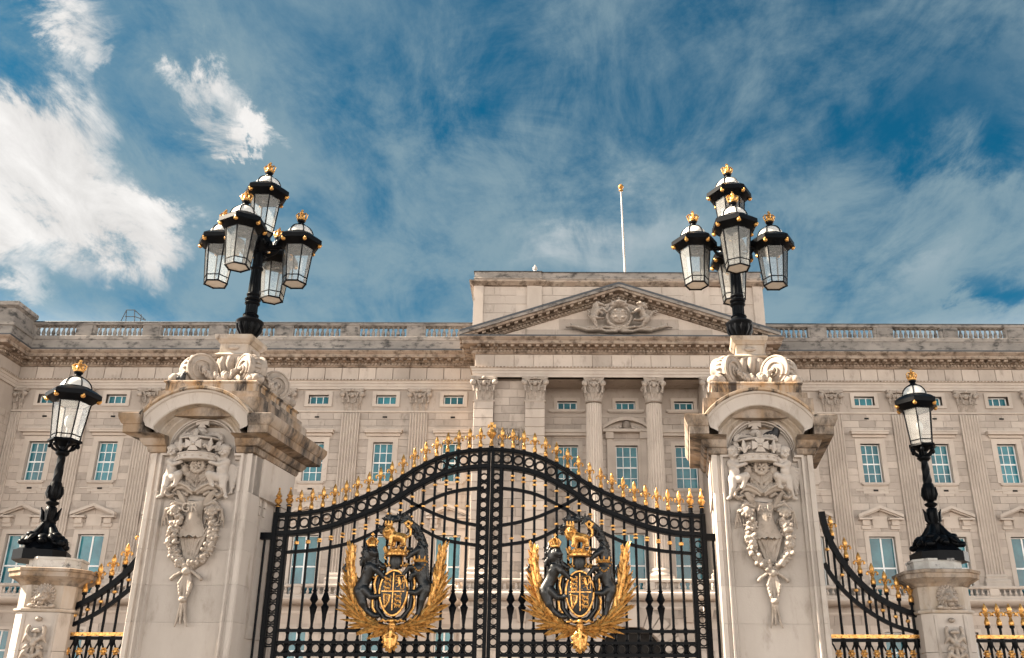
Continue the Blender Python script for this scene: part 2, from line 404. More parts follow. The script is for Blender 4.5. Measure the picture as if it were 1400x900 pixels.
def sculpt_mesh(name, prims, h, k, mat, xf=None):
    V, f = sculpt(prims, h, k)
    if xf is not None: V = xf(V)
    me = bpy.data.meshes.new(name); me.from_pydata(V.tolist(), [], f.tolist())
    bm = bmesh.new(); bm.from_mesh(me); bmesh.ops.recalc_face_normals(bm, faces=bm.faces); bm.to_mesh(me); bm.free()
    me.polygons.foreach_set('use_smooth', [True]*len(me.polygons)); me.materials.append(mat)
    return me
def mirror_mesh(me, name, mat=None):
    m2 = me.copy(); m2.name = name
    co = np.empty(len(m2.vertices)*3); m2.vertices.foreach_get('co', co); co[0::3] *= -1; m2.vertices.foreach_set('co', co)
    m2.flip_normals(); m2.update()
    if mat: m2.materials.clear(); m2.materials.append(mat)
    return m2
def text_mesh(txt, size, depth, mat, name='lettering'):
    cu = bpy.data.curves.new(name, 'FONT'); cu.body = txt; cu.size = size; cu.extrude = depth; cu.align_x = 'CENTER'; cu.align_y = 'CENTER'
    o = bpy.data.objects.new(name, cu); COL.objects.link(o)
    bpy.context.view_layer.update()
    me = bpy.data.meshes.new_from_object(o.evaluated_get(bpy.context.evaluated_depsgraph_get()))
    bpy.data.objects.remove(o)
    for v in me.vertices: v.co = Vector((v.co.x, -v.co.z, v.co.y))     # stand upright facing -Y
    me.materials.clear(); me.materials.append(mat)
    return me
# ------------------------------------------------------------------ ground
g = MB(); g.box(-1500, 14.6, -.5, 1500, 3000, 0.0); g.build('forecourt', GRAVEL, kind='structure', smooth=False)
g = MB(); g.box(-1500, -1500, -.5, 1500, 14.6, -.004); g.build('pavement', PAVE, kind='structure', smooth=False)

# ------------------------------------------------------------------ palace
YW, YP = 53.0, 50.65                    # wing wall and portico front
AX = 4.42                               # portico axis at its front plane
PX0, PX1 = -4.1, 12.75                  # portico block
SK = .115                               # the block runs back slightly skewed
PAL = thing('palace', (AX, YW, 0), 'long pale stone palace with pedimented centre and rows of teal sash windows behind the gates', 'palace')
BAYS = [-29.46, -25.44, -21.44, -17.45, -13.46, -9.47, -5.48, 14.83, 18.82, 22.82, 26.75, 30.75]
PILS = [-27.45, -23.44, -19.44, -15.45, -11.46, -7.48, 16.83, 20.82, 24.8, 28.76]
PLAN = [(-44, YP), (-31.5, YP), (-31.5, YW), (PX0, YW), (PX0, YP), (PX1, YP), (PX1, YW), (42, YW)]
Z_STR, Z_CAP, Z_ARC, Z_FRI, Z_BED, Z_COR0, Z_COR1 = 17.62, 18.97, 19.56, 20.40, 20.44, 20.78, 21.15

def cells(x0, x1, z0, z1, holes):
    """rectangles filling an area round its openings"""
    zs = sorted({z0, z1, *[min(max(h[k], z0), z1) for h in holes for k in (2, 3)]}); out = []
    for a, b in zip(zs, zs[1:]):
        if b-a < 1e-4: continue
        cut = sorted([(h[0], h[1]) for h in holes if h[2] < b-1e-4 and h[3] > a+1e-4 and h[0] < x1 and h[1] > x0]); x = x0
        for c, d in cut:
            if c > x+1e-4: out.append((x, min(c, x1), a, b))
            x = max(x, d)
        if x < x1-1e-4: out.append((x, x1, a, b))
    return out
BLOCKS = []
def ashlar(x0, x1, z0, z1, y, holes, ch, bl):
    nz = max(1, round((z1-z0)/ch)); hh = (z1-z0)/nz
    for i in range(nz):
        a, b = z0+i*hh, z0+(i+1)*hh
        cut = sorted([(h[0], h[1]) for h in holes if h[2] < b-.03 and h[3] > a+.03 and h[0] < x1 and h[1] > x0]); x = x0; spans = []
        for c, d in cut:
            if c > x+.05: spans.append((x, min(c, x1)))
            x = max(x, d)
        if x < x1-.05: spans.append((x, x1))
        for c, d in spans:
            m = max(1, round((d-c)/bl)); st = (d-c)/m
            xs = [c+k*st for k in range(m+1)]
            if i % 2 and m > 1: xs = [c]+[c+(k+.5)*st for k in range(m)]+[d]
            for p, q in zip(xs, xs[1:]): BLOCKS.append((p, q, a, b, y))

# wall backing with real openings, stone courses in front of it
OPEN_W = []
for x in BAYS:
    OPEN_W += [(x-.66, x+.66, 18.02, 18.70), (x-.60, x+.60, 13.42, 15.80), (x-.78, x+.78, 7.0, 10.44), (x-.56, x+.56, 3.2, 5.34)]
wall = MB()
PILH = [(p-.54, p+.54, 7.7, 17.6) for p in PILS]+[(-31.5, -31.0, 7.7, 17.6)]
for xa, xb in ((-31.5, PX0), (PX1, 42)):
    for c in cells(xa, xb, 0, 19.0, OPEN_W): wall.box(c[0], YW+.012, c[2], c[1], YW+.7, c[3])
    ashlar(xa, xb, 7.05, 17.55, YW, [h for h in OPEN_W]+PILH, .40, 1.05)
    ashlar(xa, xb, .3, 6.2, YW, OPEN_W, .56, 1.5)
    ashlar(xa, xb, 19.60, 20.36, YW-.03, [], .8, 1.02)
# portico: recessed wall, flanking piers of masonry, frieze
YR = YW-.35
RX = [AX+SK*(YR-YP)+k*3.42 for k in (-1, 0, 1)]
OPEN_P = []
for x in RX: OPEN_P += [(x-.62, x+.62, 17.62, 18.22), (x-.66, x+.66, 13.0, 15.55), (x-.95, x+.95, 7.0, 10.5)]
for c in cells(PX0+3.4, PX1-2.9, 0, 20, OPEN_P): wall.box(c[0], YR+.012, c[2], c[1], YR+.6, c[3])
ashlar(PX0+4.0, PX1-3.3, 7.05, 17.2, YR, OPEN_P, .42, 1.1)
for s0, s1 in ((PX0, PX0+1.13), (PX0+2.9, PX0+4.03)):          # piers left; mirrored right
    for m in (0, 1):
        a, b = (s0, s1) if not m else (2*AX-s1, 2*AX-s0)
        wall.box(a+.02, YP+.012, 6.9, b-.02, YR+.3, Z_CAP)
        ashlar(a, b, 7.75, 17.62, YP, [], .52, .9)
for m in (0, 1):
    a, b = (PX0+1.13, PX0+2.9) if not m else (2*AX-PX0-2.9, 2*AX-PX0-1.13)
    wall.box(a, YP+.5, 6.9, b, YR+.3, Z_CAP)
    ashlar(a, b, 7.75, 18.9, YP+.44, [(a+.2, b-.2, 13.6, 15.9)] , .48, .9)
wall.box(PX0+.05, YP-.018, Z_CAP, PX1-.05, YP+1.0, 20.8)         # entablature core, its soffit spans the columns
wall.box(PX0+.05, YP+1.0, Z_CAP+.02, PX1-.05, YW+.5, 20.8)
ashlar(PX0, PX1, 19.60, 20.36, YP-.03, [], .8, 1.12)
# ground floor of the centre with its carriage arch
GA = AX-.05
def archpts(r, n=16, zc=3.66): return [(GA+r*math.cos(math.pi*k/n), zc+r*math.sin(math.pi*k/n)) for k in range(n+1)]
Yg = YP-.55
for s in (-1, 1):
    a, b = (PX0-.3, GA-1.74) if s < 0 else (GA+1.74, PX1+.3)
    wall.box(a, Yg+.06, 0, b, YW, 6.25)
    ashlar(a, b, .3, 3.66, Yg, [], .56, 1.4)
ar = archpts(1.74)
for (xa, za), (xb, zb) in zip(ar, ar[1:]): wall.hexa([(xb, Yg+.06, zb), (xa, Yg+.06, za), (xa, YW, za), (xb, YW, zb), (xb, Yg+.06, 6.25), (xa, Yg+.06, 6.25), (xa, YW, 6.25), (xb, YW, 6.25)])
for i in range(5):
    z = 3.66+i*.52
    for s in (-1, 1):
        half = max(1.05, math.sqrt(max(.1, 2.72**2-(z+.26-3.66)**2)))
        a, b = (PX0-.3, GA-half) if s < 0 else (GA+half, PX1+.3)
        m = 4
        for q in range(m): BLOCKS.append((a+(b-a)*q/m, a+(b-a)*(q+1)/m, z, z+.52, Yg))
wall.box(PX0-.3, Yg+.1, 6.24, PX1+.3, YW, 6.96); wall.box(-44, YW+14, 0, 42, YW+14.4, 21.4)
wall.build('wall', STONE, PAL, smooth=False)
for k in range(13):
    a0, a1 = math.pi*(k+.04)/13, math.pi*(k+.96)/13
    vb = MB(); pr_ = []
    for rr, aa in ((1.74, a0), (1.74, a1), (2.68, a1), (2.68, a0)): pr_.append((GA+rr*math.cos(aa), 3.66+rr*math.sin(aa)))
    vb.plate([pr_[3], pr_[2], pr_[1], pr_[0]][::-1], Yg-.10, Yg+.3); vb.build('voussoir', STONE, PAL, smooth=False)
kb = MB(); kb.hexa([(GA-.28, Yg-.36, 5.3), (GA+.28, Yg-.36, 5.3), (GA+.28, Yg, 5.3), (GA-.28, Yg, 5.3), (GA-.4, Yg-.55, 6.3), (GA+.4, Yg-.55, 6.3), (GA+.4, Yg, 6.3), (GA-.4, Yg, 6.3)]); kb.build('keystone', STONEL, PAL)
dk = MB(); dk.box(GA-1.8, Yg+.9, 0, GA+1.8, Yg+1.0, 6.1); dk.build('archway_shade', DARK, PAL)  # dark sheet set inside the arch in place of its deep shade
for x in (GA-5.6, GA-3.9, GA+3.9, GA+5.6, GA+2.95, GA-2.95):
    br = MB(); br.hexa([(x-.2, Yg-.3, 5.55), (x+.2, Yg-.3, 5.55), (x+.2, Yg, 5.55), (x-.2, Yg, 5.55), (x-.26, Yg-.9, 6.25), (x+.26, Yg-.9, 6.25), (x+.26, Yg, 6.25), (x-.26, Yg, 6.25)])
    br.build('balcony_bracket', STONEL, PAL)

# stone blocks: the largest singly, the others joined
unit = {}
def block_mesh():
    b = MB(); c = .5; e = .46
    b.loft([[(-c, .5, -c), (c, .5, -c), (c, .5, c), (-c, .5, c)], [(-c, -.2, -c), (c, -.2, -c), (c, -.2, c), (-c, -.2, c)], [(-.485, -.5, -e), (.485, -.5, -e), (.485, -.5, e), (-.485, -.5, e)]])
    return b.mesh('ashlar_block', STONE, False)
BM = block_mesh()
vis = lambda b: (b[1]-b[0])*(b[3]-b[2])*(1 if b[2] > 6 or b[3] > 19 else .3)*(0 if (-21.9 < (b[0]+b[1])/2 < -15.5 and b[3] < 18) else 1)*(0 if abs(b[0]) > 33 else 1)
BLOCKS.sort(key=vis, reverse=True)
rest = MB()
for i, (a, b, c, d, y) in enumerate(BLOCKS):
    pr0 = .012*random.random()
    if i < 296: mk('ashlar_block', BM, PAL, ((a+b)/2, y+.045-pr0, (c+d)/2), scale=(b-a-.018, .13, d-c-.018))
    else:
        v = random.random()
        rest.box(a+.009, y-.02-pr0, c+.009, b-.009, y+.10, d-.009)
ro = rest.build('ashlar_block', STONE, PAL, smooth=False, kind='stuff')
ta = ro.data.attributes.new('tone', 'FLOAT', 'FACE')
for k in range(len(ro.data.polygons)//6):
    v = random.uniform(-1, 1)
    for q in range(6): ta.data[k*6+q].value = v

# entablature swept round the whole plan
def sw(name, prof, mat, plan=PLAN, **k):
    m = MB(); m.sweep(plan, prof); return m.build(name, mat, PAL, ang=25, **k)
sw('architrave', [(-.3, Z_CAP), (.10, Z_CAP), (.10, 19.14), (.13, 19.15), (.13, 19.33), (.17, 19.34), (.17, 19.46), (.24, 19.50), (.24, 19.56), (-.3, 19.56)], STONEL)
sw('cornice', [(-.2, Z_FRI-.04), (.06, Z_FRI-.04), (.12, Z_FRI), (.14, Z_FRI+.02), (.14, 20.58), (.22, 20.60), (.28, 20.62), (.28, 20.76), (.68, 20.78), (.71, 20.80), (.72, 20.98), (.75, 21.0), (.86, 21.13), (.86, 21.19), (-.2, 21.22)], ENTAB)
sw('cornice_lead', [(-.2, 21.215), (.87, 21.192), (.88, 21.27), (-.2, 21.33)], LEAD)
WPL = [(-31.5, YW), (PX0, YW)], [(PX1, YW), (42, YW)]
cs = MB(); dn = MB()
def along(a, b, step):
    a, b = Vector(a), Vector(b); L_ = (b-a).length; n = max(1, round(L_/step)); t = (b-a)/L_
    return [(a+t*L_*(k+.5)/n, t) for k in range(n)]
for a, b in zip(PLAN, PLAN[1:]):
    for p, t in along(a, b, .48):
        o = Vector((t.y, -t.x))
        def q(al, d, z): v = p+t*al+o*d; return (v.x, v.y, z)
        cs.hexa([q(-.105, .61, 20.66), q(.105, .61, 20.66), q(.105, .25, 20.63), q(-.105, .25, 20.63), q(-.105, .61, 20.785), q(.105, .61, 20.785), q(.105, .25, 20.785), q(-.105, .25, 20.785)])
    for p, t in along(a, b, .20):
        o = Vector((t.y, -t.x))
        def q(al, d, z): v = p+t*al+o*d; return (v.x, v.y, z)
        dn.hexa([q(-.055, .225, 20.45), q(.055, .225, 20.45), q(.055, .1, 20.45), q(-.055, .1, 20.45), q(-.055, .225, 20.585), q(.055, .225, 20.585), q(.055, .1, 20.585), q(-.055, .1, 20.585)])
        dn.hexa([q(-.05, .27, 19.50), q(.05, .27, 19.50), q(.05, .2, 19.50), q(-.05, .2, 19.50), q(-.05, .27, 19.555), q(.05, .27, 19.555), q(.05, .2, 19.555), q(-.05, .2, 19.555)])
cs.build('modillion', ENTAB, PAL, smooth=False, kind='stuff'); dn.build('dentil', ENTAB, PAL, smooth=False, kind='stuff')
# string course and balcony
for k, pl in enumerate(WPL):
    sw('string_course', [(-.1, 17.54), (.06, 17.56), (.09, 17.62), (.09, 17.66), (-.1, 17.68)], STONEL, pl)
sw('string_course', [(-.1, 17.16), (.05, 17.18), (.08, 17.24), (-.1, 17.27)], STONEL, [(PX0+4.05, YR), (PX1-3.32, YR)])
BPL = [(-31.5, YW-.95), (PX0-.55, YW-.95), (PX0-.55, YP-1.15), (PX1+.55, YP-1.15), (PX1+.55, YW-.95), (42, YW-.95)]
sw('balcony_slab', [(-1.6, 6.62), (-.3, 6.62), (-.12, 6.70), (0, 6.78), (.05, 6.86), (.05, 6.95), (0, 7.0), (-1.6, 7.0)], STONEL, BPL)
sw('band_course', [(-.3, 6.16), (.06, 6.17), (.10, 6.24), (.10, 6.32), (-.3, 6.36)], STONEL, [(-31.5, YW), (PX0-.3, YW), (PX0-.3, Yg), (PX1+.3, Yg), (PX1+.3, YW), (42, YW)])
sw('handrail', [(-.16, 7.50), (.10, 7.50), (.13, 7.54), (.13, 7.62), (.10, 7.66), (-.16, 7.66)], STONEL, [(p[0], p[1]+.14) for p in BPL])
sw('balcony_plinth', [(-.14, 7.0), (.1, 7.0), (.1, 7.10), (.06, 7.14), (-.14, 7.14)], STONEL, [(p[0], p[1]+.14) for p in BPL])

# roof balustrade
for pl in WPL:
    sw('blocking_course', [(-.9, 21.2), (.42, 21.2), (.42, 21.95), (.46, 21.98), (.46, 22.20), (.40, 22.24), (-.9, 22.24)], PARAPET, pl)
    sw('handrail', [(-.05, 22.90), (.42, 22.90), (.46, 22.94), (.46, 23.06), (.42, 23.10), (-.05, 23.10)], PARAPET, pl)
    sw('lead_capping', [(-.06, 23.103), (.47, 23.103), (.45, 23.145), (-.05, 23.145)], LEAD, pl)
def baluster_mesh(h, r, mat, name):
    m = MB(); m.cbox((0, 0, h*.03), (r*2.1, r*2.1, h*.06)); m.cbox((0, 0, h*.97), (r*2.1, r*2.1, h*.06))
    m.lathe((0, 0, 0), [(r*.8, h*.06), (r*.55, h*.12), (r*.9, h*.22), (r*1.05, h*.32), (r*.85, h*.48), (r*.5, h*.68), (r*.45, h*.82), (r*.75, h*.86), (r*.5, h*.9), (r*.8, h*.94)], 8)
    return m.mesh(name, mat, True, 30)
RB = baluster_mesh(.68, .12, PARAPET, 'baluster'); BB = baluster_mesh(.38, .085, STONEL, 'baluster')
nb = 0; stuffb = MB()
HBM = MB().box(-.07, -.18, 0, .07, .17, .67).mesh('half_baluster', PARAPET, False)
for x in BAYS:
    xx = x-.42
    if xx < -31: continue
    n = 9 if x != BAYS[6] else 8
    for k in range(n):
        bx = xx+(k-4)*.300
        if bx > PX0-.2 and bx < PX1+.3: continue
        if -31 < bx < 31.0 and nb < 180: mk('baluster', RB, PAL, (bx, YW-.21, 22.22)); nb += 1
    for s in (-1, 1): mk('half_baluster', HBM, PAL, (xx+s*1.50, YW-.22, 22.23))
for x in [b-.42+2.0 for b in BAYS]+[-31.4]:
    if PX0-.3 < x < PX1+.2: continue
    mk('balustrade_pedestal', (lambda: (MB().box(-.42, -.22, 0, .42, .2, .675).mesh('balustrade_pedestal', PARAPET, False)))(), PAL, (x, YW-.2, 22.23))
# balcony balusters seen through the gate and beside the piers
bal = []
for a, b in zip(BPL, BPL[1:]):
    if abs(a[1]-b[1]) > .1: continue
    for p, t in along((a[0], a[1]+.16), (b[0], b[1]+.16), .30): bal.append((p.x, p.y))
def balv(p): return 0 if (-17 < p[0] < 8.8 or 16 < p[0] < 20.4 or 24.6 < p[0] < 28.5 or -29 < p[0] < -24) else 1
PEDM = MB().cbox((0, 0, 0), (.5, .26, .36)).mesh('balcony_pedestal', STONEL, False)
for i, p in enumerate(sorted(bal, key=balv)):
    if round((p[0])/.3) % 9 == 0: mk('balcony_pedestal', PEDM, PAL, (p[0], p[1], 7.32)); continue
    if nb < 296: mk('baluster', BB, PAL, (p[0], p[1], 7.13)); nb += 1
    else: stuffb.lathe((p[0], p[1], 7.13), [(.07, 0), (.05, .05), (.09, .12), (.04, .27), (.07, .38)], 6)
stuffb.build('baluster', STONEL, PAL, kind='stuff')

# ---- windows
def bars(m, w, h, nx, nz, y, fw=.055, gb=.028, mid=None):
    m.box(-w/2, y, 0, -w/2+fw, y+.07, h); m.box(w/2-fw, y, 0, w/2, y+.07, h)
    m.box(-w/2+fw, y, 0, w/2-fw, y+.07, fw); m.box(-w/2+fw, y, h-fw, w/2-fw, y+.07, h)
    for k in range(1, nx): x = -w/2+w*k/nx; m.box(x-gb/2, y+.012, fw, x+gb/2, y+.06, h-fw)
    for k in range(1, nz):
        z = h*k/nz; g2 = gb*(2.0 if (mid is not None and k == mid) else 1); m.box(-w/2+fw, y+.008, z-g2/2, w/2-fw, y+.062, z+g2/2)
def surround(w, h, t, dp):
    m = MB()
    for i, (o, d) in enumerate(((t, dp), (t*.62, dp*.62))):
        a = w/2+o
        m.box(-a, -d, 0, -w/2, .1, h+o); m.box(w/2, -d, 0, a, .1, h+o); m.box(-w/2, -d, h, w/2, .1, h+o)
        t2 = t*.6
    return m
KIND = {}
def wkind(k, w, h, t, nx, nz, mid, sillw, sillh, extra=None, four=False, gy=.24):
    s = surround(w, h, t, .07)
    if four: s.box(-w/2-t, -.07, -t*.75, w/2+t, .1, 0)
    if extra: extra(s, w, h)
    f = MB(); bars(f, w, h, nx, nz, gy, mid=mid, fw=.06 if w > .9 else .05, gb=.04 if nx > 2 or nz > 2 else .085)
    gl = MB(); gl.box(-w/2+.04, gy+.045, .04, w/2-.04, gy+.05, h-.04)
    si = MB()
    if sillw: si.box(-sillw/2, -.17, -sillh, sillw/2, .2, 0); si.box(-sillw/2+.08, -.12, -sillh-.05, sillw/2-.08, .06, -sillh)
    KIND[k] = (s.mesh('window', STONEL, False), f.mesh('sash', WHITE, False), gl.mesh('pane', WINGL, False), si.mesh('sill', STONEL, False) if sillw else None)
def ex2f(s, w, h):
    hw = 1.08; z = h+.52
    s.box(-hw+.1, -.14, z-.16, hw-.1, .1, z); s.box(-hw, -.34, z, hw, .1, z+.13); s.box(-hw-.04, -.38, z+.13, hw+.04, .1, z+.21)
    s.box(-w/2-.14, -.05, -.62, w/2+.14, .06, -.17)
    for q in (-1, 1): s.box(q*.82-.34, -.07, -.46, q*.82+.34, .06, -.36)
    s.box(-.5, -.07, -.40, .5, .06, -.32)
def pediment(s, hw, z, rise, dp):
    th = .17
    for q in (-1, 1):
        pts = [(q*hw, z), (q*hw, z+th), (0, z+rise+th), (0, z+rise)]
        if q < 0: pts = pts[::-1]
        s.plate(pts, -dp, .1)
        p2 = [(q*(hw-.06), z-.05), (q*(hw-.06), z+.02), (0, z+rise+.02), (0, z+rise-.08)]
        if q < 0: p2 = p2[::-1]
        s.plate(p2, -dp+.14, .08)
        s.box(min(q*.46, q*(hw-.02)), -dp+.05, z-.12, max(q*.46, q*(hw-.02)), .1, z-.02)
        s.box(min(q*.62, q*1.02), -.22, z-.42, max(q*.62, q*1.02), .1, z-.12)
        s.box(min(q*.56, q*1.06), -.12, z-.62, max(q*.56, q*1.06), .09, z-.42)
    s.plate([(-hw*.8, z-.02), (hw*.8, z-.02), (0, z+rise-.06)], .02, .1)
    s.box(-.42, -.06, z-.55, .42, .1, z+.10)
def ex1(s, w, h): pediment(s, 1.26, h+1.02, .50, .42)
wkind('attic', 1.18, .56, .22, 3, 1, None, 0, 0, four=True)
wkind('second', 1.14, 2.30, .30, 3, 4, 2, 1.52, .13, ex2f)
wkind('first', 1.46, 3.40, .26, 2, 2, None, 0, 0, ex1)
wkind('ground', 1.06, 2.1, .16, 2, 2, None, 0, 0)
wkind('portico_attic', 1.14, .52, .20, 3, 1, None, 2.1, .14, gy=.22)
wkind('portico_second', 1.26, 2.5, .24, 3, 4, 2, 1.7, .15, gy=.22)
wkind('portico_first', 1.8, 3.5, .26, 2, 2, None, 0, 0, gy=.26)
def window(k, x, y, z):
    s, f, g_, si = KIND[k]
    o = mk('window', s, PAL, (x, y, z)); mk('sash', f, o, (x, y, z)); mk('pane', g_, o, (x, y, z))
    if si: mk('sill', si, o, (x, y, z))
    return o
for x in BAYS:
    window('attic', x, YW, 18.08); window('second', x, YW, 13.46); window('first', x, YW, 7.02); window('ground', x, YW, 3.22)
VTM = MB().box(-.13, -.05, -.05, .13, .02, .05).mesh('air_vent', DARK, False)
for x in BAYS: mk('air_vent', VTM, PAL, (x, YW, 17.28)); mk('air_vent', VTM, PAL, (x, YW-.04, 13.02))
for i, x in enumerate(RX):
    window('portico_attic', x, YR, 17.66); window('portico_second', x, YR, 13.02); window('portico_first', x, YR, 7.02)
    h = MB()
    if i == 1:
        zt = 16.0; pts = [(x-1.35+2.7*k/12, zt+.42+.52*(1-((k-6)/6)**2)) for k in range(13)]
        for (a, b), (c, d) in zip(pts, pts[1:]): h.hexa([(a, YR-.42, b-.0), (c, YR-.42, d), (c, YR+.05, d), (a, YR+.05, b), (a, YR-.42, b+.2), (c, YR-.42, d+.2), (c, YR+.05, d+.2), (a, YR+.05, b+.2)])
        h.box(x-1.36, YR-.40, zt+.26, x+1.36, YR+.05, zt+.43)
        h.plate([(x-1.3, zt+.43)]+[(x+1.3, zt+.43)]+[(a, b) for a, b in pts[::-1]], YR-.05, YR+.05)
        for s in (-1, 1):
            h.box(x+s*.98-.16, YR-.16, zt-3.0, x+s*.98+.16, YR+.05, zt+.26); h.box(x+s*.98-.22, YR-.3, zt-.12, x+s*.98+.22, YR+.05, zt+.26)
            h.lathe((x, YR-.2, zt+.66), [(.0, -.3), (.2, -.22), (.26, 0), (.2, .22), (0, .3)], 10)
            for q in range(4): h.ball((x+s*(.34+q*.2), YR-.12, zt+.60-.05*q), (.13, .1, .1), 8, 5)
        h.build('segmental_pediment', STONEL, PAL)
    else:
        h.box(x-1.3, YR-.26, 16.05, x+1.3, YR+.05, 16.22); h.box(x-1.36, YR-.36, 16.22, x+1.36, YR+.05, 16.40)
        h.build('hood', STONEL, PAL, smooth=False)
# cartouche panels between the paired pilasters
for m in (0, 1):
    x = PX0+2.01 if not m else 2*AX-PX0-2.01
    c = MB(); y = YP+.42
    c.box(x-.72, y-.08, 13.5, x-.60, y+.05, 16.05); c.box(x+.60, y-.08, 13.5, x+.72, y+.05, 16.05); c.box(x-.72, y-.08, 16.05, x+.72, y+.05, 16.17)
    c.lathe((x, y-.05, 14.9), [(0, -.62), (.3, -.5), (.42, -.1), (.4, .3), (.25, .5), (0, .56)], 12, (1, .5))
    for k in range(14):
        a = k/14*math.pi*2; c.ball((x+.52*math.cos(a), y-.08, 14.95+.72*math.sin(a)), (.13, .12, .13), 7, 5)
    for k in range(7): c.ball((x+(k-3)*.15, y-.16, 15.72+.14*math.cos((k-3)*.6)), (.08, .1, .17), 7, 5)
    c.build('cartouche', CARVE, PAL)

# ---- orders
def capital(w, h, round_=False):
    m = MB(); hw = w/2
    if round_:
        m.lathe((0, 0, 0), [(hw*.9, -.06), (hw*1.0, -.03), (hw*.86, .02), (hw*.84, h*.5), (hw*1.0, h*.86)], 20); fr = None
    else:
        m.hexa([(-hw*.9, -.02, 0), (hw*.9, -.02, 0), (hw*.9, .3, 0), (-hw*.9, .3, 0), (-hw*1.02, -.12, h*.86), (hw*1.02, -.12, h*.86), (hw*1.02, .3, h*.86), (-hw*1.02, .3, h*.86)])
        m.box(-hw*1.0, -.07, -.09, hw*1.0, .3, 0)
    def place(a, r): return (r*math.sin(a), -r*math.cos(a))
    if round_:
        for k in range(8):
            a = k*math.pi/4; p = place(a, hw*.82); m.leaf((p[0], p[1], .02), (math.sin(a), -math.cos(a)), hw*.62, h*.42, .20)
        for k in range(8):
            a = (k+.5)*math.pi/4; p = place(a, hw*.82); m.leaf((p[0], p[1], .1), (math.sin(a), -math.cos(a)), hw*.55, h*.62, .24)
        cor = [(s*hw*1.12, t*hw*1.12, s, t) for s in (-1, 1) for t in (-1, 1)]
    else:
        for k in (-1, 0, 1): m.leaf((k*hw*.62, -.03, .02), (k*.25, -1), hw*.58, h*.42, .18)
        for k in (-.5, .5): m.leaf((k*hw*1.2, -.05, .08), (k*.3, -1), hw*.50, h*.64, .22)
        cor = [(s*hw*1.12, -.24, s, -1) for s in (-1, 1)]
    for x, y, s, t in cor:
        for q in range(2):
            m.ball((x*(1-.06*q), y*(1-.05*q), h*.74-.02*q), (.155, .155, .17), 9, 6)
        m.tube([(x*.35, y*.8 if round_ else -.14, h*.55), (x*.6, y*.85 if round_ else -.2, h*.84), (x, y, h*.86)], [.05, .07, .09], 6)
        m.tube([(x*.92, y, h*.60), (x*.9, y*.98, h*.45), (x*.86, y*.9, h*.36)], [.06, .035, .07], 6)
    fronts = [(0, -1), (1, 0), (-1, 0), (0, 1)] if round_ else [(0, -1)]
    for ox, oy in fronts:
        rr = hw*1.03 if round_ else .2
        m.ball((ox*rr, oy*rr, h*.70), (.13, .13, .16), 9, 6); m.ball((ox*(rr+.05), oy*(rr+.05), h*.93), (.13, .1, .1), 8, 5)
        for s in (-1, 1):
            m.ball((ox*rr+oy*s*.19, oy*rr+ox*s*.19, h*.72), (.075, .075, .085), 8, 5)
            m.tube([(ox*rr+oy*s*.2, oy*rr+ox*s*.2, h*.62), (ox*rr+oy*s*.2, oy*rr+ox*s*.2, h*.36)], [.03, .06], 6)
    # abacus with hollow sides
    e = hw*1.28; pts = []
    if round_:
        for k in range(4):
            a = k*math.pi/2-math.pi*.75
            for f in (0, .16, .5, .84):
                c0 = Vector((math.cos(a), math.sin(a)))*e*1.30; c1 = Vector((math.cos(a+math.pi/2), math.sin(a+math.pi/2)))*e*1.30
                p = c0.lerp(c1, f); p *= 1-.10*math.sin(math.pi*f); pts.append((p.x, p.y))
    else:
        pts = [(-e, .2), (-e, -.34), (-e*.85, -.34), (-.4*e, -.26), (0, -.24), (.4*e, -.26), (e*.85, -.34), (e, -.34), (e, .2)]
    m.prism(pts, h*.87, h*.93); m.prism([(x*1.03, y*1.03) for x, y in pts], h*.935, h)
    return m.mesh('capital', CARVE, True, 50)
CAPP, CAPC = capital(1.08, 1.33), capital(.96, 1.33, True)
def fluted_plan(w, dp, n=6):
    pts = [(-w/2, .15), (-w/2, -dp)]
    st = w/(n+.35); x = -w/2+st*.28
    for k in range(n):
        pts += [(x+st*.1, -dp), (x+st*.25, -dp+.06), (x+st*.45, -dp+.085), (x+st*.65, -dp+.06), (x+st*.80, -dp)]; x += st
    pts += [(w/2, -dp), (w/2, .15)]
    return pts
def pil_mesh():
    m = MB(); m.prism(fluted_plan(1.04, .15), 8.35-7.7, 16.75-7.7)
    pl = fluted_plan(1.04, .15); m.prism(pl, 16.753-7.7, 17.5-7.7)
    return m.mesh('pilaster', STONEL, False)
PM = pil_mesh()
bs = MB(); bs.box(-.68, -.34, 0, .68, .1, .2); bs.loft([[(-w, .1, z), (-w, -w+.36, z), (w, -w+.36, z), (w, .1, z)] for w, z in ((.66, .2), (.69, .28), (.66, .36), (.58, .40), (.57, .48), (.60, .54), (.56, .60), (.54, .66))])
PBASE = bs.mesh('base', STONEL, False)
for x in PILS:
    o = mk('pilaster', PM, PAL, (x, YW, 7.7)); mk('capital', CAPP, o, (x, YW, Z_STR+.02)); mk('base', PBASE, o, (x, YW, 7.7))
o = mk('pilaster', PM, PAL, (-31.4, YW, 7.7)); mk('capital', CAPP, o, (-31.4, YW, Z_STR+.02))
for m in (0, 1):
    for c in (PX0+.565, PX0+3.465):
        x = c if not m else 2*AX-c
        mk('capital', CAPP, PAL, (x, YP, Z_STR+.02), scale=(1.05, 1, 1)); mk('base', PBASE, PAL, (x, YP, 7.7), scale=(1.05, .9, 1))
        nk = MB(); nk.box(x-.6, YP-.05, 17.53, x+.6, YP+.3, 17.62); nk.build('necking', STONEL, PAL, smooth=False)
colm = MB(); rings = []
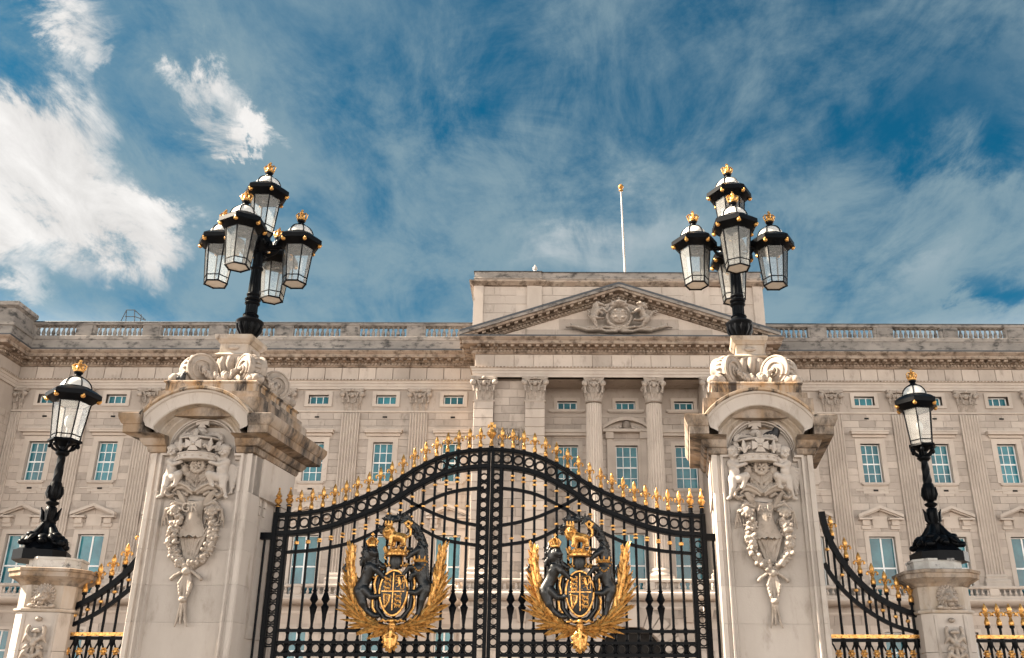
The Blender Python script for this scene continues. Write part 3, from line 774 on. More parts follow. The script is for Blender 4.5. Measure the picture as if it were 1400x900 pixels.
for z, r in ((.66, .50), (2.5, .50), (5, .485), (7.5, .455), (9.82, .43)):
    ring = []
    for k in range(20):
        a = 2*math.pi*k/20
        for da, dr in ((-.11, 0), (-.06, -.045), (0, -.06), (.06, -.045), (.11, 0)): ring.append(((r+dr)*math.cos(a+da), (r+dr)*math.sin(a+da), z))
    rings.append(ring)
colm.loft(rings)
COLM = colm.mesh('column', STONEL, False)
cb = MB(); cb.box(-.68, -.68, 0, .68, .68, .22); cb.lathe((0, 0, 0), [(.66, .22), (.70, .30), (.66, .38), (.57, .42), (.56, .48), (.60, .55), (.57, .62), (.51, .67)], 24)
CBASE = cb.mesh('base', STONEL, True)
for k in (-1, 1):
    x = AX+k*1.71; y = YP+.5
    o = mk('column', COLM, PAL, (x, y, 7.7)); mk('capital', CAPC, o, (x, y, Z_STR+.02)); mk('base', CBASE, o, (x, y, 7.7))
for x in (PX0+.565, PX0+3.465, AX-1.71, AX+1.71, 2*AX-PX0-3.465, 2*AX-PX0-.565):
    pd = MB(); pd.box(x-.74, YP-.9, 7.0, x+.74, YP+1.2, 7.62); pd.box(x-.78, YP-.3, 7.62, x+.78, YP+1.25, 7.70)
    pd.build('column_pedestal', STONEL, PAL, smooth=False)

# ---- pediment and attic block
PC, HWD, ZP = 4.22, 8.3, 21.24
EX = 9.2
RISE = 3.04
sl = RISE/EX
ty = MB(); ty.plate([(PC-HWD, ZP), (PC+HWD, ZP), (PC, ZP+RISE-.35)], YP-.02, YP+.4); ty.build('tympanum', STONE, PAL, smooth=False)
tyb = MB()
for row in range(4):
    z0 = ZP+.04+row*.66; half = HWD-1.0-(row*.66+.62)/sl*.98
    if half < 1: break
    n = max(2, int(half*2/1.6))
    for k in range(n):
        a = PC-half+2*half*k/n; tyb.box(a+.015, YP-.045, z0, a+2*half/n-.015, YP, z0+.63)
tyb.build('tympanum_block', STONE, PAL, smooth=False)
def rake(name, d0, d1, za, zb, mat, sy=1):
    m = MB()
    for q in (-1, 1):
        xe = PC+q*EX; zt = lambda x, o: ZP+o+(EX-abs(x-PC))*sl
        P = [(xe, za), (PC, za), (PC, zb), (xe, zb)]
        f = [(x, YP-d0, zt(x, o)) for x, o in P]; b = [(x, YP-d1, zt(x, o)) for x, o in P]
        m.loft([f, b])
    return m.build(name, mat, PAL, smooth=False)
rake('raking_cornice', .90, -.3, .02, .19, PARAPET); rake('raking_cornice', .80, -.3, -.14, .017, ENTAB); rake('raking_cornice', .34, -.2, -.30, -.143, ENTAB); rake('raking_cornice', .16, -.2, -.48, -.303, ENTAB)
rake('raking_lead', .92, -.4, .193, .31, LEAD)
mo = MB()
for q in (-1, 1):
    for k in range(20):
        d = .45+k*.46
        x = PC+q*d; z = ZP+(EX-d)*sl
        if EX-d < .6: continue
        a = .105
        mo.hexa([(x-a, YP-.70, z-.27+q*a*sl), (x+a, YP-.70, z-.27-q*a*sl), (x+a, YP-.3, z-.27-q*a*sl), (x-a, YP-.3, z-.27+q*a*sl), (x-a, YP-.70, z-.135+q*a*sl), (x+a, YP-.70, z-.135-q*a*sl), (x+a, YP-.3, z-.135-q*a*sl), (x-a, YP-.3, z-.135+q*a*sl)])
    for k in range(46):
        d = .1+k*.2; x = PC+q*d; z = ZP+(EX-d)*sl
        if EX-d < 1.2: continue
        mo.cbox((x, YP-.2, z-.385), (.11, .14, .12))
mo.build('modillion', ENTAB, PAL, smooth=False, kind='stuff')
YA = YP+.75
ab = MB(); B0, B1 = -4.35, 12.95
ab.box(B0, YA, 21.2, B1, YA+6, 25.05)
for a, b in ((B0, B0+.55), (B0+3.2, B0+4.05), (B1-4.05, B1-3.2), (B1-.55, B1)): ab.box(a-.02, YA-.12, 21.2, b+.02, YA+.5, 25.05)
ab.build('attic_wall', STONE, PAL, smooth=False)
BLK2 = []
def attblocks(x0, x1, y, z0, z1, ch, bl):
    m = MB(); nz = round((z1-z0)/ch)
    for i in range(nz):
        n = max(1, round((x1-x0)/bl))
        for k in range(n):
            off = .5 if i % 2 and n > 1 else 0
            a = max(x0, x0+(k-off)*(x1-x0)/n); b = min(x1, x0+(k+1-off)*(x1-x0)/n)
            m.box(a+.012, y-.03-.012*random.random(), z0+i*(z1-z0)/nz+.012, b-.012, y+.05, z0+(i+1)*(z1-z0)/nz-.012)
    return m
for a, b in ((B0+.55, B0+3.2), (B0+4.05, B1-4.05), (B1-3.2, B1-.55)): attblocks(a, b, YA, 22.7, 25.0, .56, 1.3).build('attic_block', STONE, PAL, smooth=False, kind='stuff')
sweepab = [(B0, YA+6), (B0, YA-.1), (B0+4.05, YA-.1), (B0+4.05, YA+.02), (B1-4.05, YA+.02), (B1-4.05, YA-.1), (B1, YA-.1), (B1, YA+6)]
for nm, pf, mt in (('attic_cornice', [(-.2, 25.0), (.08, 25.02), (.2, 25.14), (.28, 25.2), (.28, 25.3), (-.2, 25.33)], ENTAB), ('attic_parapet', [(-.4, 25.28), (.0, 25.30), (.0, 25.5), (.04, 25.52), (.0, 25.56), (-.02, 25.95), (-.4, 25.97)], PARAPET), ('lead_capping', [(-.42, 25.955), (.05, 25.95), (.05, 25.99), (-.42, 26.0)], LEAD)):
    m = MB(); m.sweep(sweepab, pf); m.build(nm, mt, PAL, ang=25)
rf = MB(); rf.box(B0+.3, YA+.2, 25.0, B1-.3, YA+5.9, 25.6); rf.box(-44, YW+.6, 21.0, 42, YW+14, 21.6); rf.build('roof', LEAD, PAL, smooth=False)

# ---- left pavilion
pv = MB(); pv.box(-44, YP+.02, 0, -31.51, YW+.5, 20.8); pv.build('pavilion_wall', STONE, PAL, smooth=False)
pvb = MB()
for i in range(24):
    z = 7.2+i*.43
    for k in range(4):
        pvb.box(-31.55, YP+.04+k*.58+.012, z+.012, -31.485, YP+.04+(k+1)*.58-.012, z+.418)
    for k in range(5): pvb.box(-36+k*.85+.012, YP-.035, z+.012, -36+(k+1)*.85-.012, YP+.03, z+.418)
pvb.build('pavilion_block', STONE, PAL, smooth=False, kind='stuff')
pr2 = MB()
pr2.sweep([(-44, YP+.1), (-31.35, YP+.1), (-31.35, YW-.42)], [(-1, 21.2), (.42, 21.2), (.42, 21.95), (.5, 22.0), (.5, 22.16), (.3, 22.24), (.3, 23.1), (.42, 23.2), (.5, 23.24), (.5, 23.48), (.3, 23.55), (-1, 23.6)])
pr2.build('pavilion_parapet', PARAPET, PAL, ang=25)

# ---- rooftop things
fp = thing('flagpole', at(855, 374, YA+2.5)-Vector((0, 0, 1.0)), 'tall white flagpole with gilded top on the roof above the pediment', 'flagpole')
base = ORG[fp]; top = at(849, 262, YA+2.5)
m = MB(); m.tube([base, base.lerp(top, .5), (top.x, top.y, top.z)], [.075, .065, .048], 10); m.build('pole', POLE, fp)
m = MB(); m.lathe((top.x, top.y, top.z), [(.07, 0), (.15, .05), (.15, .1), (.06, .14), (.12, .2), (.19, .32), (.17, .43), (.08, .52), (.0, .56)], 10); m.build('gilded_finial', GOLD, fp)
q0 = at(182, 441, YW+1.0)
rr = thing('roof_railing', (q0.x, q0.y, 23.0), 'thin grey metal rooftop access railing above the left balustrade', 'railing')
m = MB(); a, b, c, d, e = at(165, 440, YW+.9), at(173, 424, YW+.9), at(184, 424, YW+.9), at(199, 438, YW+.9), at(171, 434, YW+.9)
for p, q in ((a, b), (b, c), (c, d), (at(171, 433, YW+.9), at(184, 433, YW+.9)), (at(184, 433, YW+.9), d), (at(173, 424, YW+.9), at(172, 441, YW+.9)), (c, at(184, 441, YW+.9)), (at(193, 430, YW+.9), at(192, 441, YW+.9))): m.tube([p, q], .028, 6)
m.build('handrail', LEAD, rr)
q0 = at(731.5, 371, YA+.3)
t = thing('roof_vent', q0, 'small pale fitting standing on the parapet corner above the left of the pediment', 'roof fitting')
m = MB(); m.lathe(q0, [(.12, -.1), (.10, .05), (.14, .1), (.14, .26), (.08, .3), (.04, .32), (.05, .40), (.0, .44)], 8); m.build('vent_cap', POLE, t)
# ------------------------------------------------------------------ gate piers
SHR = .145
YF = 12.0
def arcpath(w, zs, ap, z0, n=14):
    """stilted arch outline: up from z0 to zs at half width w, then a circular arc to the apex"""
    rise = max(ap-zs, .02); r = (w*w+rise*rise)/(2*rise); zc = ap-r
    a0 = math.atan2(zs-zc, w); a1 = math.pi-a0
    pts = [(w, z0)]
    for k in range(n+1):
        a = a0+(a1-a0)*k/n; pts.append((r*math.cos(a), zc+r*math.sin(a)))
    return pts+[(-w, z0)]
SC = .0099
def px_(dx, dz): return dx*SC, dz*SC/.957

# carved work is made once about (0,0,0) and shared by both piers -------------
def cherub():
    P = []
    def c(a, b, ra, rb, k=None):
        P.append(('c', tuple(q*SC for q in a), tuple(q*SC for q in b), ra*SC, rb*SC) + ((k*SC,) if k else ()))
    def e(p, r, k=None): P.append(('e', tuple(q*SC for q in p), tuple(q*SC for q in r)) + ((k*SC,) if k else ()))
    def cut(p, r): P.append(('-', tuple(q*SC for q in p), tuple(q*SC for q in r)))
    # torso, hips, belly
    c((-1, -4, 14), (0, -5, -3), 6.6, 7.4); e((1, -9, 2), (6.5, 5.5, 6.5)); e((-5, -5, 13), (5, 5, 5)); e((5, -5, 14), (5, 5, 5)); c((-3, -5, -9), (5, -6, -8), 7, 6.5)
    c((0, -5, 18), (0, -6, 22), 4, 4)
    # arms raised to the crown
    c((-5, -6, 14), (4, -13, 8), 4.0, 3.2); c((4, -13, 8), (14, -15, 10), 3.2, 2.4); e((16, -15, 11), (3, 2.4, 2.4), 1.5)
    c((5, -5, 15), (10, -9, 20), 3.8, 3.2); c((10, -9, 20), (15, -10, 17), 3.0, 2.4)
    # standing leg
    c((-3, -6, -10), (-4, -8, -22), 6.6, 5.0); c((-4, -8, -22), (-8, -5, -34), 4.7, 3.0); c((-8, -5, -35), (-12, -9, -38), 3, 2.2)
    # drawn-up leg
    c((5, -7, -10), (15, -15, -7), 6.6, 5.4); c((15, -15, -7), (11, -10, -20), 4.8, 3.2); c((11, -9, -20), (8, -13, -23), 2.8, 2.0)
    # head with hair, brow, nose, cheeks
    e((0, -8, 29), (8, 8.4, 9), 2.5); e((0, -6, 33), (8.8, 8.8, 6.5), 1.5)
    for a in range(7): e((7.5*math.cos(a/6*math.pi), -9-4*math.sin(a/6*math.pi), 32.5), (2.4, 2.4, 2.4), .8)
    cut((-3, -16.2, 28.4), (1.9, 1.8, 1.4)); cut((3, -16.2, 28.4), (1.9, 1.8, 1.4))
    e((0, -16.4, 26.4), (1.4, 1.6, 2.0), .8); e((-4, -14.2, 24.5), (2.6, 2.2, 2.4), 1); e((4, -14.2, 24.5), (2.6, 2.2, 2.4), 1); e((0, -14.6, 21.8), (2.4, 1.8, 1.6), .8)
    cut((0, -16.6, 23.6), (1.7, 1.0, .5))
    # wing sweeping out behind
    for k in range(6):
        a = k/5
        c((-9, 1, 10-3*k), (-20+5*a*a, 0, 6-7*k), 3.0, 2.4, 1.4); c((-20+5*a*a, 0, 6-7*k), (-22+14*a*a, 1, -6-6*k+4*a), 2.4, 1.2, 1.4)
    return sculpt_mesh('cherub', P, .0064, .016, PIER)
CHER = cherub(); CHERM = mirror_mesh(CHER, 'cherub')

def carved_foliage():
    """stems, rose and scrolling acanthus below the crown; origin at the knot, pixels of the survey"""
    P = []
    def c(a, b, ra, rb, k=.9): P.append(('c', (a[0]*SC, a[2]*SC, a[1]*SC), (b[0]*SC, b[2]*SC, b[1]*SC), ra*SC, rb*SC, k*SC))
    def e(p, r, k=1.0): P.append(('e', (p[0]*SC, p[2]*SC, p[1]*SC), (r[0]*SC, r[2]*SC, r[1]*SC), k*SC))
    def path(pts, r0, r1):
        for i in range(len(pts)-1):
            t0, t1 = i/(len(pts)-1), (i+1)/(len(pts)-1); c(pts[i], pts[i+1], r0+(r1-r0)*t0, r0+(r1-r0)*t1)
    e((0, 0, -2), (6, 4, 4))
    path([(0, 0, -2), (0, 12, -3), (0, 26, -4)], 3, 2)                    # centre stem and rose
    for k in range(5):
        a = k*2*math.pi/5+.3
        for w in (-.32, .32): e((7.4*math.cos(a+w), 32+7.4*math.sin(a+w), -7), (3.4, 3.4, 2.2), .25)
        e((3.6*math.cos(a+.6), 32+3.6*math.sin(a+.6), -9.2), (2.0, 2.0, 1.6), .2)
        c((8*math.cos(a+.63), 32+8*math.sin(a+.63), -4), (13*math.cos(a+.63), 32+13*math.sin(a+.63), -6), 1.8, .6, .3)
    e((0, 32, -10), (1.7, 1.7, 1.5), .2)
    for s in (-1, 1):
        path([(0, 1, -2), (s*8, 14, -3), (s*15, 24, -4)], 2.4, 1.8); e((s*17, 28, -5), (5, 6, 4)); e((s*13, 20, -4), (4, 6, 2.5)); e((s*21, 22, -4), (4, 3.4, 2.5))
        path([(0, 2, -1), (s*10, 8, -2), (s*22, 14, -3)], 2.2, 1.6); e((s*25, 17, -4), (5, 4, 3.5))
        for q in range(3): path([(s*(4+3*q), 5+6*q, -2), (s*(10+4*q), 8+9*q, -5), (s*(8+5*q), 14+9*q, -4)], 2.2, 1.0)
        # big scroll leaf
        spine = [(2, -1), (10, 5), (20, 9), (30, 8), (37, 2), (38, -4), (33, -7), (28, -5)]
        for off, dd in ((-2.8, -5), (0, -7.5), (2.8, -5.5)):
            pts = []
            for i, (x, z) in enumerate(spine):
                x0, z0 = spine[max(i-1, 0)]; x1, z1 = spine[min(i+1, 7)]; ln = math.hypot(x1-x0, z1-z0); f = off*(1-.6*i/7)
                pts.append((s*(x-(z1-z0)/ln*f), z+(x1-x0)/ln*f, dd))
            path(pts, 1.75, 1.0)
        path([(s*8, 0, -3), (s*16, 4, -4), (s*25, 4, -4), (s*30, -1, -4)], 3, 1.6)
        path([(s*12, -4, -2), (s*18, -1, -3), (s*24, -3, -3)], 2.5, 1.5)
        for q in range(9):
            x, z = 8+3.4*q, 6+4*math.sin(q*.45)
            c((s*x, z, -6), (s*(x+4), z+6+1.5*math.sin(q*2), -4), 2.0, .7, .35); c((s*x, z-1, -7.5), (s*(x+2.5), z-5, -5), 1.6, .6, .35)
        for q in range(7):
            an = .5+.33*q; c((s*6*math.cos(an)*.6, 14+q*2.2, -3), (s*(6+11*math.sin(an)), 18+q*3.2, -6), 2.0, .8, .35)
            c((s*14, 20+1.5*q, -5), (s*(19+2.2*(q % 3)), 22+2.4*q, -7), 1.7, .7, .3)
    return sculpt_mesh('carved_foliage', P, .0056, .006, CARVE)
FOLI = carved_foliage()
def wreath(seed):
    """two fruiting branches meeting in a tied cross, with drooping leaves; origin at the crossing"""
    rnd = random.Random(seed); P = []
    def c(a, b, ra, rb, k=.9): P.append(('c', (a[0]*SC, a[2]*SC, a[1]*SC), (b[0]*SC, b[2]*SC, b[1]*SC), ra*SC, rb*SC, k*SC))
    def e(p, r, k=.7): P.append(('e', (p[0]*SC, p[2]*SC, p[1]*SC), (r[0]*SC, r[2]*SC, r[1]*SC), k*SC))
    for s in (-1, 1):
        sp = [(s*5, 6), (s*15, 13), (s*23, 26), (s*26.5, 40), (s*25, 54), (s*20, 66)]
        for (a, b) in zip(sp, sp[1:]): c((a[0], a[1], -1), (b[0], b[1], -1), 5.0, 5.0)
        for k in range(64):
            t = rnd.random()*(len(sp)-1.02); i = int(t); f = t-i
            x = sp[i][0]*(1-f)+sp[i+1][0]*f+rnd.uniform(-6, 6); z = sp[i][1]*(1-f)+sp[i+1][1]*f+rnd.uniform(-3, 3)
            r = rnd.uniform(1.9, 3.7); e((x, z, -3.2-rnd.random()*4.2), (r, r, r), .5)
        for k in range(64):
            t = rnd.random()*(len(sp)-1.02); i = int(t); f = t-i
            x = sp[i][0]*(1-f)+sp[i+1][0]*f+rnd.uniform(-6, 6); z = sp[i][1]*(1-f)+sp[i+1][1]*f
            an = rnd.uniform(0, 6.28); c((x, z, -4.5), (x+5.5*math.cos(an), z+5.5*math.sin(an), -6.5), 1.9, .6, .3)
        for q in range(5): c((s*(1+.6*q), 5, -1.5), (s*(2+q*4.4), 60-2*q-(q % 2)*6, -2.5+(q % 2)), 1.5, 2.0, .35)       # inner stems
        for q in range(4): c((s*(4+2*q), 26+6*q, -2), (s*(9+3*q), 36+6*q, -4), 1.9, .7, .35)
        c((s*-3, 5, -4), (s*17, -8, -4), 2.5, 2.0); c((s*15, -6, -4), (s*19, -10, -4), 2.3, 2.6, .3)
        for q in range(4):
            c((s*2, -2, -3), (s*(8-q), -16-4*q, -5), 2.6, 1.8, .5); c((s*(8-q), -16-4*q, -5), (s*(6-q*1.5), -26-4*q, -3), 2.2, .8, .5)
        c((s*1.5, -34, -3), (s*5, -58, -3), 2.2, 1.6, .5); c((s*5, -58, -3), (s*(8 if s > 0 else 7), -66, -3), 1.8, 1.0, .5)
    e((0, -1, -6), (6, 5, 4)); c((0, -4, -2), (0, -34, -2), 3.6, 3, .8); e((0, -35, -5), (5.4, 4, 3.4)); c((0, -36, -3), (-1, -62, -3), 2.6, 1.4, .5)
    return sculpt_mesh('wreath', P, .0066, .008, CARVE)
def cartouche_mesh():
    m = MB(); rows = []; nx = 14
    for i in range(13):
        t = i/12; front = []; back = []
        for j in range(nx+1):
            u = -1+2*j/nx
            zb = -25-3.5*abs(math.sin(u*2.5*math.pi)); ztop = 22-5*(1-u*u)
            z = ztop+(zb-ztop)*t; w = (15.5-5.0*math.sin(min(1, t*1.25)*math.pi)+3.5*t**3)
            x = u*w; d = -(3.0+5.5*(1-u*u)*(1-.25*math.cos(t*6.28)))-1.5*t**4
            front.append((x*SC, d*SC, z*SC)); back.append((x*SC*.96, 2*SC, z*SC))
        rows.append(front+back[::-1])
    m.loft(rows)
    for s in (-1, 1):                         # ears of the hide and their curled rims
        m.loft([[(s*11*SC, -6*SC, 13*SC), (s*16*SC, -3*SC, 10*SC), (s*15*SC, 1*SC, 12*SC), (s*10*SC, 0, 15*SC)], [(s*15*SC, -9*SC, 22*SC), (s*24*SC, -5*SC, 24*SC), (s*23*SC, 0, 25*SC), (s*14*SC, 0, 24*SC)], [(s*22*SC, -8*SC, 31*SC), (s*27*SC, -6*SC, 31*SC), (s*26*SC, -2*SC, 32*SC), (s*22*SC, -3*SC, 32*SC)]])
    return m.mesh('cartouche', CARVE, True, 40)
def flower_mesh():
    P = []
    def c(a, b, ra, rb, k=.5): P.append(('c', (a[0]*SC, a[2]*SC, a[1]*SC), (b[0]*SC, b[2]*SC, b[1]*SC), ra*SC, rb*SC, k*SC))
    def e(p, r, k=.6): P.append(('e', (p[0]*SC, p[2]*SC, p[1]*SC), (r[0]*SC, r[2]*SC, r[1]*SC), k*SC))
    s = 1
    for q in range(3): c((s*14, 16-3*q, -2), (s*(27+3*q), 19-4*q+2, -4), 1.8, 1.2)
    c((s*14, 13, -3), (s*26, 17, -5), 2.4, 2.2); c((s*26, 17, -5), (s*37, 7, -5), 2.4, 1.8); c((s*37, 7, -5), (s*41, -7, -4), 1.8, 1)
    for q in range(6):
        a = q/5*2.4-1.2; c((s*25, 11, -4), (s*25+9*math.sin(a), 11-11*math.cos(a), -6-2*math.cos(a)), 3.0, 2.4)
    e((s*25, 7, -7), (5, 5.5, 4.5))
    for q in range(3): c((s*(36+2*q), 4-3*q, -4), (s*(33+4*q), -10-2*q, -3), 1.6, .8); c((s*(20+3*q), 25+q, -3), (s*(27+4*q), 31-2*q, -4), 1.6, .7)
    for q in range(4): c((s*(17+4*q), -2, -1), (s*(14+5*q), -11-q, -1), 1.7, .8)
    c((s*29, 22, -3), (s*36, 26, -4), 1.3, 1.1); c((s*36, 26, -4), (s*38, 31, -3), 1.2, 1.1); c((s*38, 31, -3), (s*34, 32, -3), 1.1, .8)
    return sculpt_mesh('carved_flower', P, .0062, .006, CARVE)
FLOW = flower_mesh(); FLOWM = mirror_mesh(FLOW, 'carved_flower')
CARTM = cartouche_mesh()
def garland_mesh(seed):
    rnd = random.Random(seed); P = []
    zc = lambda t: -.13*(1-t*t)+.11
    n = 12
    for k in range(n):
        t0, t1 = -1+2*k/n, -1+2*(k+1)/n
        P.append(('c', (t0*.31, .015, zc(t0)), (t1*.31, .015, zc(t1)), .050*(1.2-.75*abs(t0)), .050*(1.2-.75*abs(t1)), .004))
    for k in range(64):
        t = rnd.uniform(-.92, .92); w = 1.15-.7*abs(t); r = rnd.uniform(.024, .044)*w
        P.append(('e', (t*.31+rnd.uniform(-.015, .015), -.035*w-rnd.random()*.02, zc(t)+rnd.uniform(-.062, .055)*w), (r, r, r), .003))
    for k in range(26):
        t = rnd.uniform(-.9, .9); w = 1.1-.7*abs(t); a = rnd.uniform(0, 6.28); p = (t*.31, -.03, zc(t))
        P.append(('c', p, (p[0]+.075*w*math.cos(a), -.05, p[2]+.075*w*math.sin(a)), .018, .006, .003))
    return sculpt_mesh('garland', P, .0056, .004, CARVE)
GARL = [garland_mesh(3), garland_mesh(5)]
def volute_mesh():
    """a rolled scroll: spiral band of stone, axis along local y"""
    m = MB(); w = .125
    m.lathe((0, 0, 0), [(0, -w), (.215, -w), (.232, -w*.86), (.222, -w*.6), (.205, -w*.35), (.222, 0), (.205, w*.35), (.222, w*.6), (.232, w*.86), (.215, w), (0, w)], 30)
    m.map(lambda x, y, z: (x, z, y))
    for s in (-1, 1):
        pts = []; rs = []
        for k in range(52):
            a = k/51*1.5*2*math.pi; r = .128*(1-k/51)**.9+.03
            pts.append((r*math.cos(a-1.2), s*(w+.004+.022*(k/51)), r*math.sin(a-1.2))); rs.append(.018-.005*k/51)
        m.tube(pts, rs, 7)
        m.tube([(.213*math.cos(k/30*2*math.pi), s*(w-.002), .213*math.sin(k/30*2*math.pi)) for k in range(32)], .017, 7)
        m.ball((0, s*(w+.03), 0), (.035, .03, .035), 10, 6)
    for k in range(20):
        a = k/20*2*math.pi; m.ball((.222*math.cos(a), 0, .222*math.sin(a)), (.020, .05, .020), 7, 5)
    return m.mesh('volute', CARVE, True, 50)
VOLM = volute_mesh()
def crown_mesh():
    """half-round carved royal crown, open below"""
    m = MB(); n = 36
    def R_(z): return .255+.13*z            # flares upward
    prof = [(.225, -.005), (.262, -.01), (.272, .0), (.268, .018), (.262, .02), (.265, .085), (.275, .09), (.278, .105), (.262, .112), (.235, .11), (.225, .02)]
    m.lathe((0, 0, 0), prof, n)
    for k in range(16):
        a = k/16*2*math.pi; c = (.268*math.cos(a), .268*math.sin(a), .052); m.ball(c, (.022, .022, .016) if k % 2 else (.014, .014, .02), 8, 5)
    m.lathe((0, 0, 0), [(.15, .08), (.175, .11), (.175, .32), (.16, .335), (.12, .10)], n)
    m.lathe((0, 0, 0), [(.16, .335), (.275, .33), (.285, .345), (.278, .36), (.25, .362), (.16, .345)], n)
    for k in range(8):                       # crosses and lilies standing on the band
        a = k/8*2*math.pi-math.pi/2; o = Vector((math.cos(a), math.sin(a), 0)); t = Vector((-o.y, o.x, 0)); c = o*.272+Vector((0, 0, .225))
        up = Vector((0, 0, 1))+o*.10
        if k % 2 == 0:
            for d in (up, -up, t, -t):
                p = t if d in (up, -up) else up
                e = c+d*.105; q = [c-p*.016, c+p*.016, e+p*.070, e-p*.070]
                m.loft([[v+o*.030 for v in q], [v-o*.03 for v in q]])
            m.ball(c+o*.034, .026, 8, 5)
        else:
            m.tube([c-up*.10, c+up*.02, c+up*.11], [.018, .036, .010], 8)
            for s in (-1, 1): m.tube([c-up*.08, c+t*s*.05-up*.02, c+t*s*.085+up*.005, c+t*s*.09-up*.03, c+t*s*.07-up*.045], [.018, .022, .02, .018, .014], 7)
    for k in range(4):                       # the arches rise and dip to the orb
        a = k/4*2*math.pi-math.pi/2; o = Vector((math.cos(a), math.sin(a), 0)); pts = [o*r+Vector((0, 0, z)) for r, z in ((.262, .35), (.262, .40), (.22, .445), (.14, .45), (.05, .43))]
        m.tube(pts, [.032, .034, .034, .032, .03], 8)
        for p, q in zip(pts, pts[1:]):
            for f in (.2, .7): m.ball(p.lerp(q, f)+o*.02+Vector((0, 0, .024)), .020, 7, 5)
    m.ball((0, 0, .49), .074, 14, 9); m.lathe((0, 0, .49), [(.078, -.014), (.084, 0), (.078, .014)], 16)
    c = Vector((0, 0, .645))
    for d, p in (((0, 0, 1), (1, 0, 0)), ((0, 0, -1), (1, 0, 0)), ((1, 0, 0), (0, 0, 1)), ((-1, 0, 0), (0, 0, 1))):
        d, p = Vector(d), Vector(p); e = c+d*.085; q = [c-p*.014, c+p*.014, e+p*.055, e-p*.055]; o = Vector((0, .03, 0))
        m.loft([[v-o for v in q], [v+o for v in q]])
    return m.mesh('carved_crown', PIER, True, 40)
CROWNM = crown_mesh()

